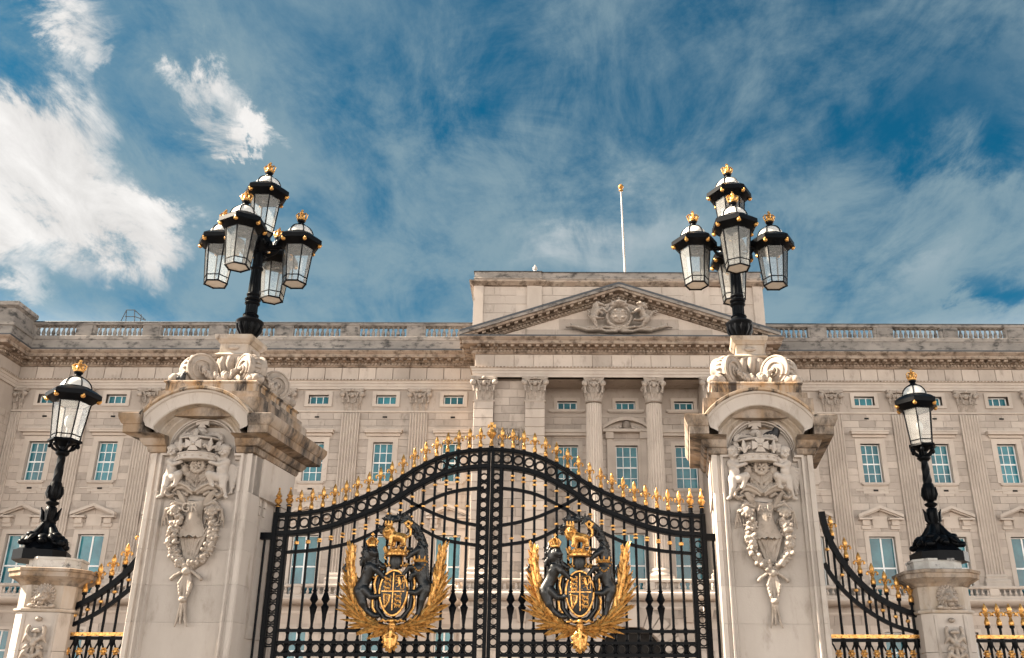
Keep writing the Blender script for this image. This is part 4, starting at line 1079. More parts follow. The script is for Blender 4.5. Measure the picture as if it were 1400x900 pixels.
def gate_pier(xc, label, letters):
    T = thing('gate_pier', (xc+SHR*1.0, YF+1.0, 0), label, 'gate pier', 'tall carved stone gate piers')
    def sh(x, y, z): return (xc+x+SHR*y, YF+y, z)
    def b(m, name, mat, **k): return m.map(sh).build(name, mat, T, **k)
    V0 = .34
    # shaft in courses, the plan carrying the stepped panel frame
    half = [(-.68, 1.72), (-.68, 1.42), (-.62, 1.40), (-.62, .72), (-.68, .70), (-.68, V0+.02), (-.665, V0), (-.61, V0), (-.60, V0+.03), (-.565, V0+.03), (-.55, V0-.012), (-.53, V0-.012), (-.52, V0+.05), (-.485, V0+.05), (-.47, V0+.10)]
    plan = [(x, y) for x, y in half]+[(-x, y) for x, y in half[::-1]]
    zs = [0, .5, 1.0, 1.5, 2.0]+[at(1060, y, YF+.4).z for y in (853, 802, 754, 714, 676)]
    for i, (a, c) in enumerate(zip(zs, zs[1:])):
        m = MB(); m.prism(plan[::-1], a+.0012, c-.0012); b(m, 'stone_course', PIER, ang=25)
    ZS = zs[-1]
    m = MB(); m.prism([(-.70, .66), (.70, .66), (.70, 1.74), (-.70, 1.74)], ZS, 4.84); b(m, 'shaft_core', PIER, smooth=False)
    m = MB()
    for s in (-1, 1): m.prism([(min(s*.47, s*.68), V0+.14), (max(s*.47, s*.68), V0+.14), (max(s*.47, s*.68), .70), (min(s*.47, s*.68), .70)], ZS+.003, 4.80)
    m.prism([(-.68, V0+.102), (.68, V0+.102), (.68, .70), (-.68, .70)], ZS+.003, 5.12); b(m, 'panel_back', PIER, smooth=False)
    # frame round the arched recess: nested outlines with ears
    nest = [(.68, .455, 4.80, 5.30, V0), (.61, .455, 4.80, 5.24, V0), (.605, .45, 4.78, 5.235, V0+.03), (.565, .445, 4.745, 5.22, V0+.03), (.56, .44, 4.74, 5.215, V0-.012), (.53, .435, 4.71, 5.20, V0-.012), (.525, .43, 4.705, 5.195, V0+.05), (.485, .42, 4.67, 5.18, V0+.05), (.475, .41, 4.66, 5.17, V0+.10)]
    rings = []
    for w, a, ear, ap, v in nest:
        top = arcpath(a, 4.80, ap, ear)
        rings.append([(w, v, ZS+.003), (w, v, ear)]+[(x, v, z) for x, z in top]+[(-w, v, ear), (-w, v, ZS+.003)])
    m = MB(); m.loft(rings, closed=False, cap=False); b(m, 'arched_frame', PIER, ang=25)
    # archivolt standing out from the cornice
    lp = [(.745, 5.205, 5.585, .40, 5.19), (.755, 5.215, 5.60, .03, 5.19), (.745, 5.21, 5.59, 0, 5.19), (.72, 5.20, 5.56, 0, 5.18), (.71, 5.195, 5.545, .03, 5.17), (.695, 5.17, 5.525, .045, 5.10), (.69, 5.165, 5.515, .07, 5.08), (.68, 5.15, 5.505, .075, 5.05),
          (.585, 5.06, 5.37, .085, 5.005), (.575, 5.05, 5.36, .10, 5.0), (.57, 5.0, 5.345, .23, 4.97), (.55, 4.98, 5.33, .235, 4.95), (.53, 4.93, 5.31, .28, 4.92), (.51, 4.90, 5.29, .285, 4.90), (.49, 4.86, 5.27, .33, 4.85), (.465, 4.82, 5.25, .345, 4.81), (.44, 4.80, 5.225, .36, 4.80)]
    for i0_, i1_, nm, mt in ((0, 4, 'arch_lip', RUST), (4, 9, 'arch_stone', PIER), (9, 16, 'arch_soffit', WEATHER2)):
        for k in range(5):                   # five stones to each band
            rings = []
            for w, z1, ap, v, zl in lp[i0_:i1_+1]:
                p = arcpath(w, z1, ap, zl, 20); n = len(p)-1
                i0, i1 = [0, 5, 9, 13, 17, n][k], [0, 5, 9, 13, 17, n][k+1]
                q = p[i0:i1+1]
                if k: q[0] = (q[0][0]+(q[1][0]-q[0][0])*.012, q[0][1]+(q[1][1]-q[0][1])*.012)
                if k < 4: q[-1] = (q[-1][0]+(q[-2][0]-q[-1][0])*.012, q[-1][1]+(q[-2][1]-q[-1][1])*.012)
                rings.append([(x, v, z) for x, z in q])
            back = [(x, .6, z) for x, _, z in rings[0]]; bk2 = [(x, .6, z) for x, _, z in rings[-1]]
            m = MB(); m.loft([back]+rings+[bk2], closed=False, cap=False)
            b(m, nm, mt, ang=28)
    # cornice on the sides and the two front returns
    prof = [(0, 4.74), (.035, 4.75), (.05, 4.79), (.05, 4.82), (.085, 4.83), (.12, 4.88), (.13, 4.92), (.26, 4.95), (.28, 4.96), (.285, 5.06), (.30, 5.07), (.325, 5.12), (.34, 5.16), (.34, 5.21), (.30, 5.225), (0, 5.24)]
    prof = [(d-.34, z) for d, z in prof]
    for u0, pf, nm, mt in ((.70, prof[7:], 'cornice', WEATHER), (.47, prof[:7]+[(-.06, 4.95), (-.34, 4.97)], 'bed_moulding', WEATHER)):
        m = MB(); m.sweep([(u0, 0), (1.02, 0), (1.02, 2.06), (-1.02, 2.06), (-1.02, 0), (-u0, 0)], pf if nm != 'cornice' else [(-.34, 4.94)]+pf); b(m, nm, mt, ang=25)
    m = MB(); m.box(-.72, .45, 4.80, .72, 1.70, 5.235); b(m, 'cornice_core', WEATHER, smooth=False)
    # impost moulding and panel on each flank
    for s in (-1, 1):
        pr_ = [(0, 4.50), (.03, 4.51), (.05, 4.56), (.06, 4.60), (0, 4.62)]
        path = [(s*.62, .72), (s*.62, 1.40)] if s > 0 else [(-.62, 1.40), (-.62, .72)]
        m = MB(); m.sweep(path, pr_); b(m, 'impost', PIER, ang=25)
        x0, x1 = (.60, .65) if s > 0 else (-.65, -.60)
        m = MB(); m.box(x0, .78, 4.12, x1, 1.02, 4.42); b(m, 'tablet', PIER, smooth=False)
        m = MB(); m.box(x0, .80, 4.0, x1, 1.0, 4.1); b(m, 'tablet', PIER, smooth=False)
        m = MB()
        m.loft([[(q, y, z) for y, z in r] for q, r in ((s*.60, ((.86, 2.4), (1.36, 2.4), (1.36, 4.30), (.86, 4.30))), (s*.65, ((.86, 2.4), (1.36, 2.4), (1.36, 4.30), (.86, 4.30))), (s*.65, ((.91, 2.46), (1.31, 2.46), (1.31, 4.24), (.91, 4.24))), (s*.60, ((.91, 2.46), (1.31, 2.46), (1.31, 4.24), (.91, 4.24))))], cap=False); b(m, 'flank_frame', PIER, smooth=False)
    # stepped attic
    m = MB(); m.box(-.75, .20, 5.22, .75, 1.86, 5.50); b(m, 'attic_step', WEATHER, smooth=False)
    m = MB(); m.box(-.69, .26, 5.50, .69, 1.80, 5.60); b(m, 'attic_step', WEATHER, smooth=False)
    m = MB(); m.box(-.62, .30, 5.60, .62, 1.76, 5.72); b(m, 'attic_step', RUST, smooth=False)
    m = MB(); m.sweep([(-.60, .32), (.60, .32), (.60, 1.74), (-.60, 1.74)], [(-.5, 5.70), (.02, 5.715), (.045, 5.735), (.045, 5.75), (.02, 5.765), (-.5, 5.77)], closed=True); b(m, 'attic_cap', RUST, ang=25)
    # pedestal with gadrooned bowl, volutes, swags and leaves
    cy = 1.0
    m = MB(); m.sweep([(-.20, cy-.20), (.20, cy-.20), (.20, cy+.20), (-.20, cy+.20)], [(-.2, 6.30), (.03, 6.30), (.05, 6.32), (.03, 6.34), (.005, 6.36), (.0, 6.50), (.02, 6.51), (.03, 6.53), (.06, 6.56), (.07, 6.60), (.07, 6.625), (-.2, 6.64)], closed=True); b(m, 'pedestal', WEATHER2, ang=25)
    m = MB()
    for k in range(12):
        a = k/12*2*math.pi; m.tube([(.13*math.cos(a), cy+.13*math.sin(a), 6.0), (.20*math.cos(a), cy+.20*math.sin(a), 6.08), (.245*math.cos(a), cy+.245*math.sin(a), 6.18), (.235*math.cos(a), cy+.235*math.sin(a), 6.28)], [.035, .052, .066, .05], 8)
    m.lathe((0, cy, 0), [(.30, 5.75), (.28, 5.84), (.2, 5.9), (.18, 5.99), (.22, 6.02), (.20, 6.04), (.24, 6.2), (.25, 6.31), (0, 6.32)], 24)
    m.ball((0, cy-.215, 6.43), (.09, .03, .035), 10, 6); m.ball((.215, cy, 6.43), (.03, .09, .035), 10, 6)
    b(m, 'gadrooned_bowl', CARVE, ang=50)
    for sx, sy in ((-1, -1), (1, -1), (1, 1), (-1, 1)):
        x, y = sx*.37, cy+sy*.37
        mk('volute', VOLM, T, sh(x, y, 6.02), rotz=math.atan2(sy, sx))
        m = MB()
        for q in range(3):
            a = math.atan2(sy, sx)+(q-1)*.5; m.leaf((x+.06*math.cos(a), y+.06*math.sin(a), 5.80), (math.cos(a), math.sin(a)), .18, .16, .20)
        m.ball((x+sx*.14, y+sy*.14, 5.85), (.12, .12, .085), 9, 6); m.ball((x+sx*.23, y+sy*.20, 5.83), (.07, .07, .06), 8, 5); m.ball((x+sx*.20, y+sy*.23, 5.84), (.06, .06, .06), 8, 5)
        b(m, 'foot_leaf', CARVE, ang=50)
    for k, (ox, oy, rz) in enumerate(((0, -1, 0), (1, 0, math.pi/2), (0, 1, math.pi), (-1, 0, -math.pi/2))):
        mk('garland', GARL[k % 2], T, sh(ox*.48, cy+oy*.48, 5.88), rotz=rz, scale=(.84, 1.2, 1.15))
    # relief on the front
    vf = V0+.09
    o = mk('carved_crown', CROWNM, T, sh(-.065, vf-.06, 4.63), scale=(1.02, .85, .84))
    mk('cherub', CHER, T, sh(-.40, vf-.02, 4.50), scale=(.93, 1, .95)); mk('cherub', CHERM, T, sh(.285, vf-.02, 4.50), scale=(.93, 1, .95))
    mk('carved_foliage', FOLI, T, sh(-.045, vf, 4.23), scale=(1, 1.6, 1.05))
    ct = mk('cartouche', CARTM, T, sh(-.025, vf-.005, 3.91), scale=(1, 1.35, 1.05))
    for f_ in (FLOW, FLOWM): mk('carved_flower', f_, T, sh(-.025, vf, 3.91), scale=(1, 1.5, 1.05))
    for txt, size, dx, dz in letters: mk('letter', text_mesh(txt, size, .008, CARVE, 'letter'), ct, sh(-.025+dx, vf-.128, 3.91+dz))
    mk('wreath', wreath(int(abs(xc)*10)), T, sh(0, vf, 3.20), scale=(1, 1.6, 1.045))
    return T
PLX, PRX = -4.68, 2.86
PIERL = gate_pier(PLX, 'tall stone gate pier carved with the letters GR, left of the gates', [('G', .16, -.055, .075), ('R', .16, .055, .075)])
PIERR = gate_pier(PRX, 'tall stone gate pier carved with the letters A·D, right of the gates', [('A', .12, -.065, .09), ('·', .12, 0, .09), ('D', .12, .065, .09), ('1', .12, -.035, -.02), ('9', .12, .045, -.02)])

# ------------------------------------------------------------------ smaller octagonal piers
def lion_mask():
    P = []
    def e(p, r, k=.012): P.append(('e', p, r, k))
    def c(a, b, ra, rb, k=.008): P.append(('c', a, b, ra, rb, k))
    e((0, -.03, .02), (.085, .09, .11)); e((0, -.10, -.03), (.052, .07, .045)); c((0, -.10, .06), (0, -.165, -.01), .026, .024); e((0, -.175, -.02), (.028, .018, .016), .006)
    for s in (-1, 1):
        e((s*.05, -.09, .055), (.035, .03, .02)); e((s*.045, -.14, -.045), (.032, .035, .028)); e((s*.085, -.02, .10), (.028, .03, .035)); e((s*.065, -.06, -.01), (.04, .05, .05))
        P.append(('-', (s*.04, -.118, .032), (.018, .02, .012)))
    e((0, -.09, -.095), (.04, .05, .03)); P.append(('-', (0, -.16, -.072), (.04, .04, .010)))
    for k in range(22):
        a = k/22*2*math.pi; r = .13
        c((r*.75*math.cos(a), .0, .01+r*.85*math.sin(a)), (r*1.25*math.cos(a+.25), -.02, .01+r*1.3*math.sin(a+.25)), .03, .014)
    for k in range(14):
        a = k/14*2*math.pi; c((.09*math.cos(a), -.03, .02+.10*math.sin(a)), (.13*math.cos(a+.3), -.05, .01+.14*math.sin(a+.3)), .026, .012)
    c((-.16, -.03, -.14), (.16, -.03, -.14), .02, .02); e((-.15, -.05, -.13), (.05, .035, .03)); e((.15, -.05, -.13), (.05, .035, .03))
    return sculpt_mesh('lion_mask', P, .0062, .01, CARVE)
LIONM = lion_mask()
def drop_mesh():
    P = []
    def c(a, b, ra, rb, k=.008): P.append(('c', a, b, ra, rb, k))
    def e(p, r, k=.008): P.append(('e', p, r, k))
    e((0, -.03, .0), (.05, .04, .035))
    n = 16
    for k in range(n):
        a0, a1 = math.pi*(1+k/n)-.5+1.0*k/n*1, math.pi*(1+(k+1)/n)-.5+1.0*(k+1)/n
        c((.12*math.cos(a0), -.05, -.17+.13*math.sin(a0)), (.12*math.cos(a1), -.05, -.17+.13*math.sin(a1)), .026, .026)
    e((0, -.05, -.16), (.06, .04, .03)); c((-.05, -.06, -.17), (.05, -.06, -.17), .02, .02)
    rnd = random.Random(9)
    for z in (-.34, -.56, -.80, -1.05, -1.3):
        for s in (-1, 1):
            c((0, -.03, z+.04), (s*.11, -.06, z+.10), .035, .03); c((s*.11, -.06, z+.10), (s*.16, -.04, z+.02), .035, .012)
            c((s*.03, -.03, z), (s*.13, -.05, z-.06), .03, .014); e((s*.08, -.05, z-.03), (.04, .03, .03))
            for q in range(2): c((s*.05, -.04, z-.04), (s*(.08+.06*q), -.06, z-.13), .022, .01)
        c((0, -.04, z+.12), (0, -.05, z-.12), .03, .028); e((0, -.07, z), (.04, .03, .04))
    return sculpt_mesh('carved_drop', P, .0070, .01, CARVE)
DROPM = drop_mesh()
def octo(w, ch): return [(-w+ch, -w), (w-ch, -w), (w, -w+ch), (w, w-ch), (w-ch, w), (-w+ch, w), (-w, w-ch), (-w, -w+ch)]
def small_pier(xc, yc, zt, label, rot):
    T = thing('lamp_pier', (xc, yc, 0), label, 'stone pier', 'small stone piers carrying single lamps')
    cr, sr = math.cos(rot), math.sin(rot)
    def sh(x, y, z): return (xc+x*cr-y*sr+SHR*y*.5, yc+x*sr+y*cr, z)
    def b(m, name, mat, **k): return m.map(sh).build(name, mat, T, **k)
    w = .335
    zs = [0, .6, 1.2, 1.8, zt-.95, zt-.47]
    for a, c in zip(zs, zs[1:]):
        m = MB(); m.prism(octo(w, .115), a+.003, c-.003)
        b(m, 'stone_course', PIER, smooth=False)
    m = MB(); m.sweep(octo(w, .115), [(-.2, zt-.47), (.02, zt-.468), (.035, zt-.45), (.035, zt-.43), (0, zt-.42), (-.2, zt-.42)], closed=True); b(m, 'necking', WEATHER2, ang=25)
    m = MB(); m.prism(octo(w, .115), zt-.422, zt-.12); b(m, 'stone_course', WEATHER2, smooth=False)
    m = MB(); m.sweep(octo(w, .115), [(-.2, zt-.14), (.02, zt-.13), (.04, zt-.10), (.06, zt-.085), (.145, zt-.035), (.155, zt-.03), (.155, zt+.025), (.175, zt+.035), (.175, zt+.07), (.14, zt+.08), (-.2, zt+.09)], closed=True); b(m, 'cap', WEATHER, ang=25)
    m = MB(); m.prism(octo(w*.96, .16), zt+.08, zt+.21); b(m, 'plinth', GREYST, smooth=False)
    m = MB(); m.prism(octo(w*1.0, .165), zt+.205, zt+.235); b(m, 'plinth_rim', GREYST, smooth=False)
    m = MB()
    for s in (-1, 1): m.box(s*.19-.018, -w-.012, 0, s*.19+.018, -w+.1, zt-.49)
    b(m, 'panel_moulding', PIER, smooth=False)
    m0 = mk('lion_mask', LIONM, T, sh(0, -w-.0, zt-.28), rotz=rot, scale=(.84, 1.2, .9)); mk('carved_drop', DROPM, T, sh(0, -w-.0, zt-.56), rotz=rot, scale=(.85, 1.3, .9))
    return T
YSP = 13.0
sr_ = at(1288, 785, YSP-.55); sl_ = at(44, 783, YSP-.55)
SPR = small_pier(sr_.x+.13, YSP, sr_.z, 'small stone pier with lion mask, right of the tall A·D pier', 0.0)
SPL = small_pier(sl_.x+.05, YSP, sl_.z-.0, 'small stone pier with lion mask at the left edge of the photo', .22)
# ------------------------------------------------------------------ lamps
def gold_crown_mesh():
    m = MB()
    m.lathe((0, 0, 0), [(.055, 0), (.068, .004), (.068, .022), (.058, .026), (.06, .04), (.05, .045), (0, .046)], 16)
    for k in range(8):
        a = k/8*2*math.pi; o = Vector((math.cos(a), math.sin(a), 0))
        m.tube([o*.062+Vector((0, 0, .03)), o*.078+Vector((0, 0, .065)), o*.082+Vector((0, 0, .085))], [.010, .014, .006], 6)
        if k % 2 == 0: m.tube([o*.07+Vector((0, 0, .05)), o*.088+Vector((0, 0, .10)), o*.06+Vector((0, 0, .132)), Vector((0, 0, .118))], [.012, .013, .012, .012], 6)
    m.lathe((0, 0, 0), [(.05, .04), (.052, .08), (.03, .11), (0, .115)], 12)
    m.ball((0, 0, .145), .022, 8, 6); m.cbox((0, 0, .178), (.016, .016, .04)); m.cbox((0, 0, .18), (.042, .014, .014))
    return m.mesh('gilded_crown', GOLD, True, 45)
GCROWN = gold_crown_mesh()
PI = math.pi
def lantern_meshes():
    """hexagonal lantern, bottom at z=0, overall 1.27 high, vertices along +-x"""
    rb, rt = .175, .235
    ir = MB()
    def hexp(r, z): return [Vector((r*math.cos(k*PI/3), r*math.sin(k*PI/3), z)) for k in range(6)]
    b0, b1, t1 = hexp(rb, .0), hexp(rb+.012, .095), hexp(rt, .60)
    for k in range(6):
        j = (k+1) % 6
        ir.tube([b0[k], t1[k]], .0105, 6); ir.tube([b0[k], b0[j]], .014, 6); ir.tube([b1[k], b1[j]], .009, 6); ir.tube([t1[k], t1[j]], .013, 6)
        ir.ball(b0[k], .017, 6, 4)
    ir.ngon((0, 0, 0), [(rt-.01, .585), (rt+.03, .60), (.30, .635), (.345, .66), (.355, .67), (.355, .735), (.345, .745), (.27, .80), (.23, .815), (.215, .80), (.225, .70), (.225, .60), (rt-.01, .585)], 6)
    for k in range(6):
        pts = []
        for i in range(7):
            a = i/6*PI/2; pts.append((.212*math.cos(a)*math.cos(k*PI/3), .212*math.cos(a)*math.sin(k*PI/3), .80+.215*math.sin(a)))
        ir.tube(pts, .009, 5)
    ir.lathe((0, 0, 0), [(.215, .80), (.222, .812), (.215, .825)], 24)
    ir.lathe((0, 0, 0), [(.085, .985), (.08, 1.01), (.045, 1.03), (.04, 1.055), (.058, 1.07), (.06, 1.085), (.04, 1.095), (0, 1.097)], 14)
    gl = MB()
    for k in range(6):
        j = (k+1) % 6; o = Vector((math.cos((k+.5)*PI/3), math.sin((k+.5)*PI/3), 0))*.003
        for p, q in ((b0, b1), (b1, t1)):
            gl.loft([[p[k], p[j], q[j], q[k]], [p[k]-o, p[j]-o, q[j]-o, q[k]-o]])
    bp = MB(); bp.prism([(rb*.97*math.cos(k*PI/3), rb*.97*math.sin(k*PI/3)) for k in range(6)], .006, .012)
    dm = MB(); dm.lathe((0, 0, 0), [(.205*math.cos(i/7*PI/2), .80+.205*math.sin(i/7*PI/2)) for i in range(7)]+[(0.0, 1.005)], 24)
    rf = MB(); rf.ngon((0, 0, 0), [(.21, .585), (.215, .60), (.12, .63), (0, .64)], 6)
    bu = MB(); bu.lathe((0, 0, 0), [(.012, .02), (.012, .22), (.03, .24), (.055, .30), (.055, .36), (.03, .41), (0, .42)], 10); bu.tube([(0, 0, .016), (.12, 0, .02)], .01, 6)
    bu2 = MB(); bu2.lathe((0, 0, 0), [(.02, .60), (.05, .575), (.062, .56), (.03, .545), (0, .543)], 10); bu2.tube([(0, 0, .016), (.12, .02, .02)], .01, 6)
    bs_ = MB()
    for k in range(6):
        a = k*PI/3; bs_.ball((.322*math.cos(a), .322*math.sin(a), .640), (.032, .032, .03), 9, 6); bs_.ball((.35*math.cos(a), .35*math.sin(a), .655), (.014, .014, .022), 7, 5)
    return dict(lantern=ir.mesh('lantern', IRON, True, 35), glass_pane=gl.mesh('glass_pane', LGLASS, False), glass_base=bp.mesh('glass_base', OPAL, False), opal_dome=dm.mesh('opal_dome', OPAL, True, 60),
                reflector=rf.mesh('reflector', WHITE, True, 30), burner=bu2.mesh('burner', BRONZE), lamp_bulb=bu.mesh('lamp_bulb', OPAL), gilded_boss=bs_.mesh('gilded_boss', GOLD))
LM = lantern_meshes()
def lantern(T, loc, rz, sc=1.0, bulb=False, sx=1.0):
    s3 = (sc*sx, sc*sx, sc)
    o = mk('lantern', LM['lantern'], T, loc, rotz=rz, scale=s3)
    for n in ('glass_pane', 'glass_base', 'opal_dome', 'reflector', 'gilded_boss', 'lamp_bulb' if bulb else 'burner'):
        c = bpy.data.objects.new(n, LM[n]); COL.objects.link(c); c.parent = o
    c = bpy.data.objects.new('gilded_crown', GCROWN); COL.objects.link(c); c.parent = o; c.location = (0, 0, 1.09)
    return o
def lamp_standard(x, label):
    y = 13.0; z = 6.625
    T = thing('lamp_standard', (x, y, z), label, 'street lamp', 'five-lantern lamp standards on the gate piers')
    def P(r, h): return (r, h)
    m = MB(); m.lathe((x, y, z), [(.13, 0), (.14, .02), (.10, .05), (.115, .08), (.15, .14), (.175, .21), (.18, .25), (.20, .27), (.205, .295), (.19, .31), (.14, .33), (.115, .37), (.105, .40)], 20)
    for k in range(12):
        a = k*PI/6; m.tube([(x+.115*math.cos(a), y+.115*math.sin(a), z+.08), (x+.165*math.cos(a), y+.165*math.sin(a), z+.17), (x+.178*math.cos(a), y+.178*math.sin(a), z+.245)], [.02, .03, .02], 6)
    m.build('urn_base', IRON, T)
    m = MB(); rings = []
    for zz, r in ((.38, .092), (.62, .09), (.64, .09), (1.50, .072)):
        rings.append([(x+(r*(1-.12*(k % 2)))*math.cos(2*PI*k/24), y+(r*(1-.12*(k % 2)))*math.sin(2*PI*k/24), z+zz) for k in range(24)])
    m.loft(rings)
    for zz, r in ((.40, .115), (.60, .11), (.66, .115), (.74, .10), (1.18, .095), (1.48, .10)): m.lathe((x, y, z), [(r*.8, zz-.03), (r, zz-.012), (r*1.04, zz), (r, zz+.012), (r*.8, zz+.03)], 18)
    m.build('shaft', IRON, T)
    m = MB(); m.lathe((x, y, z), [(.07, 1.44), (.12, 1.50), (.16, 1.56), (.17, 1.64), (.15, 1.70), (.10, 1.74), (.08, 1.80), (.05, 1.84)], 18)
    for k in range(8): a = k*PI/4; m.ball((x+.15*math.cos(a), y+.15*math.sin(a), z+1.60), (.05, .05, .07), 8, 5)
    m.build('hub', IRON, T)
    for ax, ay in ((-1, 0), (1, 0), (0, -1), (0, 1)):
        a = .60; ox = x+ax*a+SHR*ay*a; oy = y+ay*a
        m = MB(); e = Vector((ox, oy, 0)); o = Vector((x, y, 0)); up = Vector((0, 0, 1)); b0 = z+1.555
        m.tube([o.lerp(e, .12)+up*b0, o.lerp(e, .5)+up*b0, o.lerp(e, .62)+up*b0], [.045, .036, .04], 8)
        m.tube([o.lerp(e, .1)+up*(b0-.10), o.lerp(e, .25)+up*(b0-.15), o.lerp(e, .42)+up*(b0-.1), o.lerp(e, .5)+up*(b0-.03)], [.03, .035, .028, .02], 7)
        m.build('arm', IRON, T)
        lantern(T, (ox, oy, z+.925), math.atan2(ay, ax))
    lantern(T, (x, y, z+1.79), 0)
    return T
LAMPL = lamp_standard(at(338, 455, 13).x+.02, 'black and gold five-lantern lamp standard on top of the GR gate pier')
LAMPR = lamp_standard(at(1009, 455, 13).x+.03, 'black and gold five-lantern lamp standard on top of the A·D gate pier')

def post_lamp(xb, yb, zb, rot, lsc, lsx, label, ztop):
    T = thing('lamp_post', (xb, yb, zb), label, 'street lamp', 'single-lantern lamp posts on the small piers')
    H = ztop-zb
    cr, sn = math.cos(rot), math.sin(rot)
    def b(m, name, mat, **k): return m.map(lambda x, y, z: (xb+x*cr-y*sn, yb+x*sn+y*cr, zb+z)).build(name, mat, T, **k)
    m = MB(); m.prism(octo(.33, .15), 0, .13); m.loft([[(px*q, py*q, zz) for px, py in octo(.33, .15)] for q, zz in ((.96, .13), (.80, .16), (.60, .24), (.5, .26))]); b(m, 'base', IRON, smooth=False)
    # cluster of leaves and shells, four corners
    m = MB()
    for k in range(4):
        a = k*PI/2+PI/4; o = Vector((math.cos(a), math.sin(a), 0)); u = Vector((0, 0, 1)); s = Vector((-o.y, o.x, 0))
        m.tube([o*.06+u*.62, o*.13+u*.46, o*.20+u*.36, o*.25+u*.28, o*.33+u*.25], [.035, .06, .085, .07, .03], 8)
        m.ball(o*.33+u*.27, (.055, .055, .05), 8, 6); m.ball(o*.22+u*.40, (.07, .07, .06), 8, 6)
        for q in (-1, 1): m.tube([o*.16+u*.42+s*q*.03, o*.24+u*.36+s*q*.08, o*.30+u*.30+s*q*.07], [.04, .05, .02], 7); m.leaf(o*.18+u*.26+s*q*.05, (o.x+s.x*q*.6, o.y+s.y*q*.6), .13, .12, .14)
        a2 = k*PI/2; o2 = Vector((math.cos(a2), math.sin(a2), 0)); m.ball(o2*.17+u*.33, (.09, .09, .10), 8, 6); m.ball(o2*.24+u*.30, (.05, .05, .05), 8, 5)
    ZS_ = lambda x, y, z: (x, y, z*.84)
    ZT_ = lambda x, y, z: (x*.84, y*.84, z*.84)
    m.lathe((0, 0, 0), [(.22, .25), (.16, .34), (.11, .46), (.085, .60), (.10, .64)], 14); m.map(ZS_); b(m, 'leaf_cluster', IRON, ang=50)
    m = MB()
    m.lathe((0, 0, 0), [(.08, .58), (.10, .62), (.075, .68), (.095, .80), (.085, .88), (.055, .90)], 14)
    for k in range(4):
        a = k*PI/2; o = Vector((math.cos(a), math.sin(a), 0)); u = Vector((0, 0, 1))
        m.tube([o*.06+u*.64, o*.11+u*.70, o*.12+u*.80, o*.155+u*.88], [.03, .035, .03, .008], 7)
    m.lathe((0, 0, 0), [(.055, .90), (.06, .915), (.10, .94), (.105, .965), (.06, .99), (.05, 1.0), (.08, 1.03), (.115, 1.10), (.105, 1.22), (.085, 1.30)], 16)
    for k in range(8): a = k*PI/4; m.tube([(.09*math.cos(a), .09*math.sin(a), 1.03), (.118*math.cos(a), .118*math.sin(a), 1.12), (.11*math.cos(a), .11*math.sin(a), 1.24)], [.015, .026, .01], 6)
    m.map(ZT_); b(m, 'baluster_stem', IRON, ang=50)
    zl = H-1.27*lsc-.17
    m = MB(); rings = []; n = 26
    for i in range(n+1):
        t = i/n; z = 1.05+(zl-1.05)*t; r = .062*(1-t)+.046*t
        rings.append([((r+(.004 if k % 3 == 0 else 0))*math.cos(2*PI*k/12+t*4), (r+(.004 if k % 3 == 0 else 0))*math.sin(2*PI*k/12+t*4), z) for k in range(12)])
    m.loft(rings); m.lathe((0, 0, 0), [(.06, zl-.03), (.09, zl), (.095, zl+.02), (.06, zl+.05), (.06, zl+.10), (.11, zl+.15), (.14, zl+.17)], 14)
    b(m, 'twisted_shaft', IRON, ang=30)
    m = MB()
    for k in range(6):
        a = k*PI/3; o = Vector((math.cos(a), math.sin(a), 0)); u = Vector((0, 0, 1)); r = .175*lsc*lsx
        m.tube([o*.05+u*(zl+.03), o*(r*.75)+u*(zl+.08), o*r+u*(zl+.165)], [.022, .02, .018], 7); m.ball(o*(r*.98)+u*(zl+.115), (.03, .03, .035), 8, 5)
    m.ngon((0, 0, 0), [(.175*lsc*lsx+.01, zl+.165), (.175*lsc*lsx+.045, zl+.17), (.175*lsc*lsx+.04, zl+.20), (.175*lsc*lsx+.0, zl+.205)], 6)
    b(m, 'lantern_bracket', IRON, ang=40)
    lantern(T, (xb, yb, zb+H-1.27*lsc), rot, lsc, True, lsx)
    return T
tl, bl_ = at(112, 494, 13), at(58, 757, 13); tr, br_ = at(1234.5, 506, 13), at(1283, 758, 13)
post_lamp(bl_.x, 13.0, ORG[SPL].z+sl_.z+.21, .30, .97, 1.10, 'black single-lantern post with twisted shaft, left of the GR pier', tl.z)
post_lamp(br_.x, 13.0, ORG[SPR].z+sr_.z+.21, .10, .92, .97, 'black single-lantern post with twisted shaft, right of the A·D pier', tr.z)

# ------------------------------------------------------------------ gilded heads for bars
def fleur_mesh():
    m = MB()
    m.lathe((0, 0, 0), [(.026, 0), (.030, .012), (.030, .05), (.024, .065), (.014, .105), (.012, .12)], 10)
    m.lathe((0, 0, .125), [(.018, -.012), (.026, 0), (.018, .012)], 10)
    m.lathe((0, 0, 0), [(.010, .13), (.014, .15), (.027, .195), (.030, .22), (.020, .255), (.006, .295), (0, .30)], 4 if False else 8, (1, .6))
    for s in (-1, 1):
        m.tube([(s*.008, 0, .125), (s*.022, 0, .165), (s*.044, 0, .178), (s*.060, 0, .160), (s*.060, 0, .138), (s*.046, 0, .130)], [.009, .012, .013, .013, .013, .010], 7)
    for s in (-1, 1): m.tube([(0, s*.008, .125), (0, s*.022, .160), (0, s*.038, .165), (0, s*.042, .145)], [.008, .011, .011, .008], 6)
    return m.mesh('gilded_finial', GOLD, True, 45)
FLEUR = fleur_mesh()
def urn_mesh():
    m = MB(); m.lathe((0, 0, 0), [(.03, 0), (.034, .015), (.022, .03), (.03, .05), (.05, .07), (.055, .095), (.04, .115), (.026, .13), (.04, .145), (.045, .155), (.028, .175), (.018, .21), (.008, .235), (.016, .25), (.012, .268), (0, .275)], 12)
    return m.mesh('gilded_urn', GOLD, True, 45)
URN = urn_mesh()
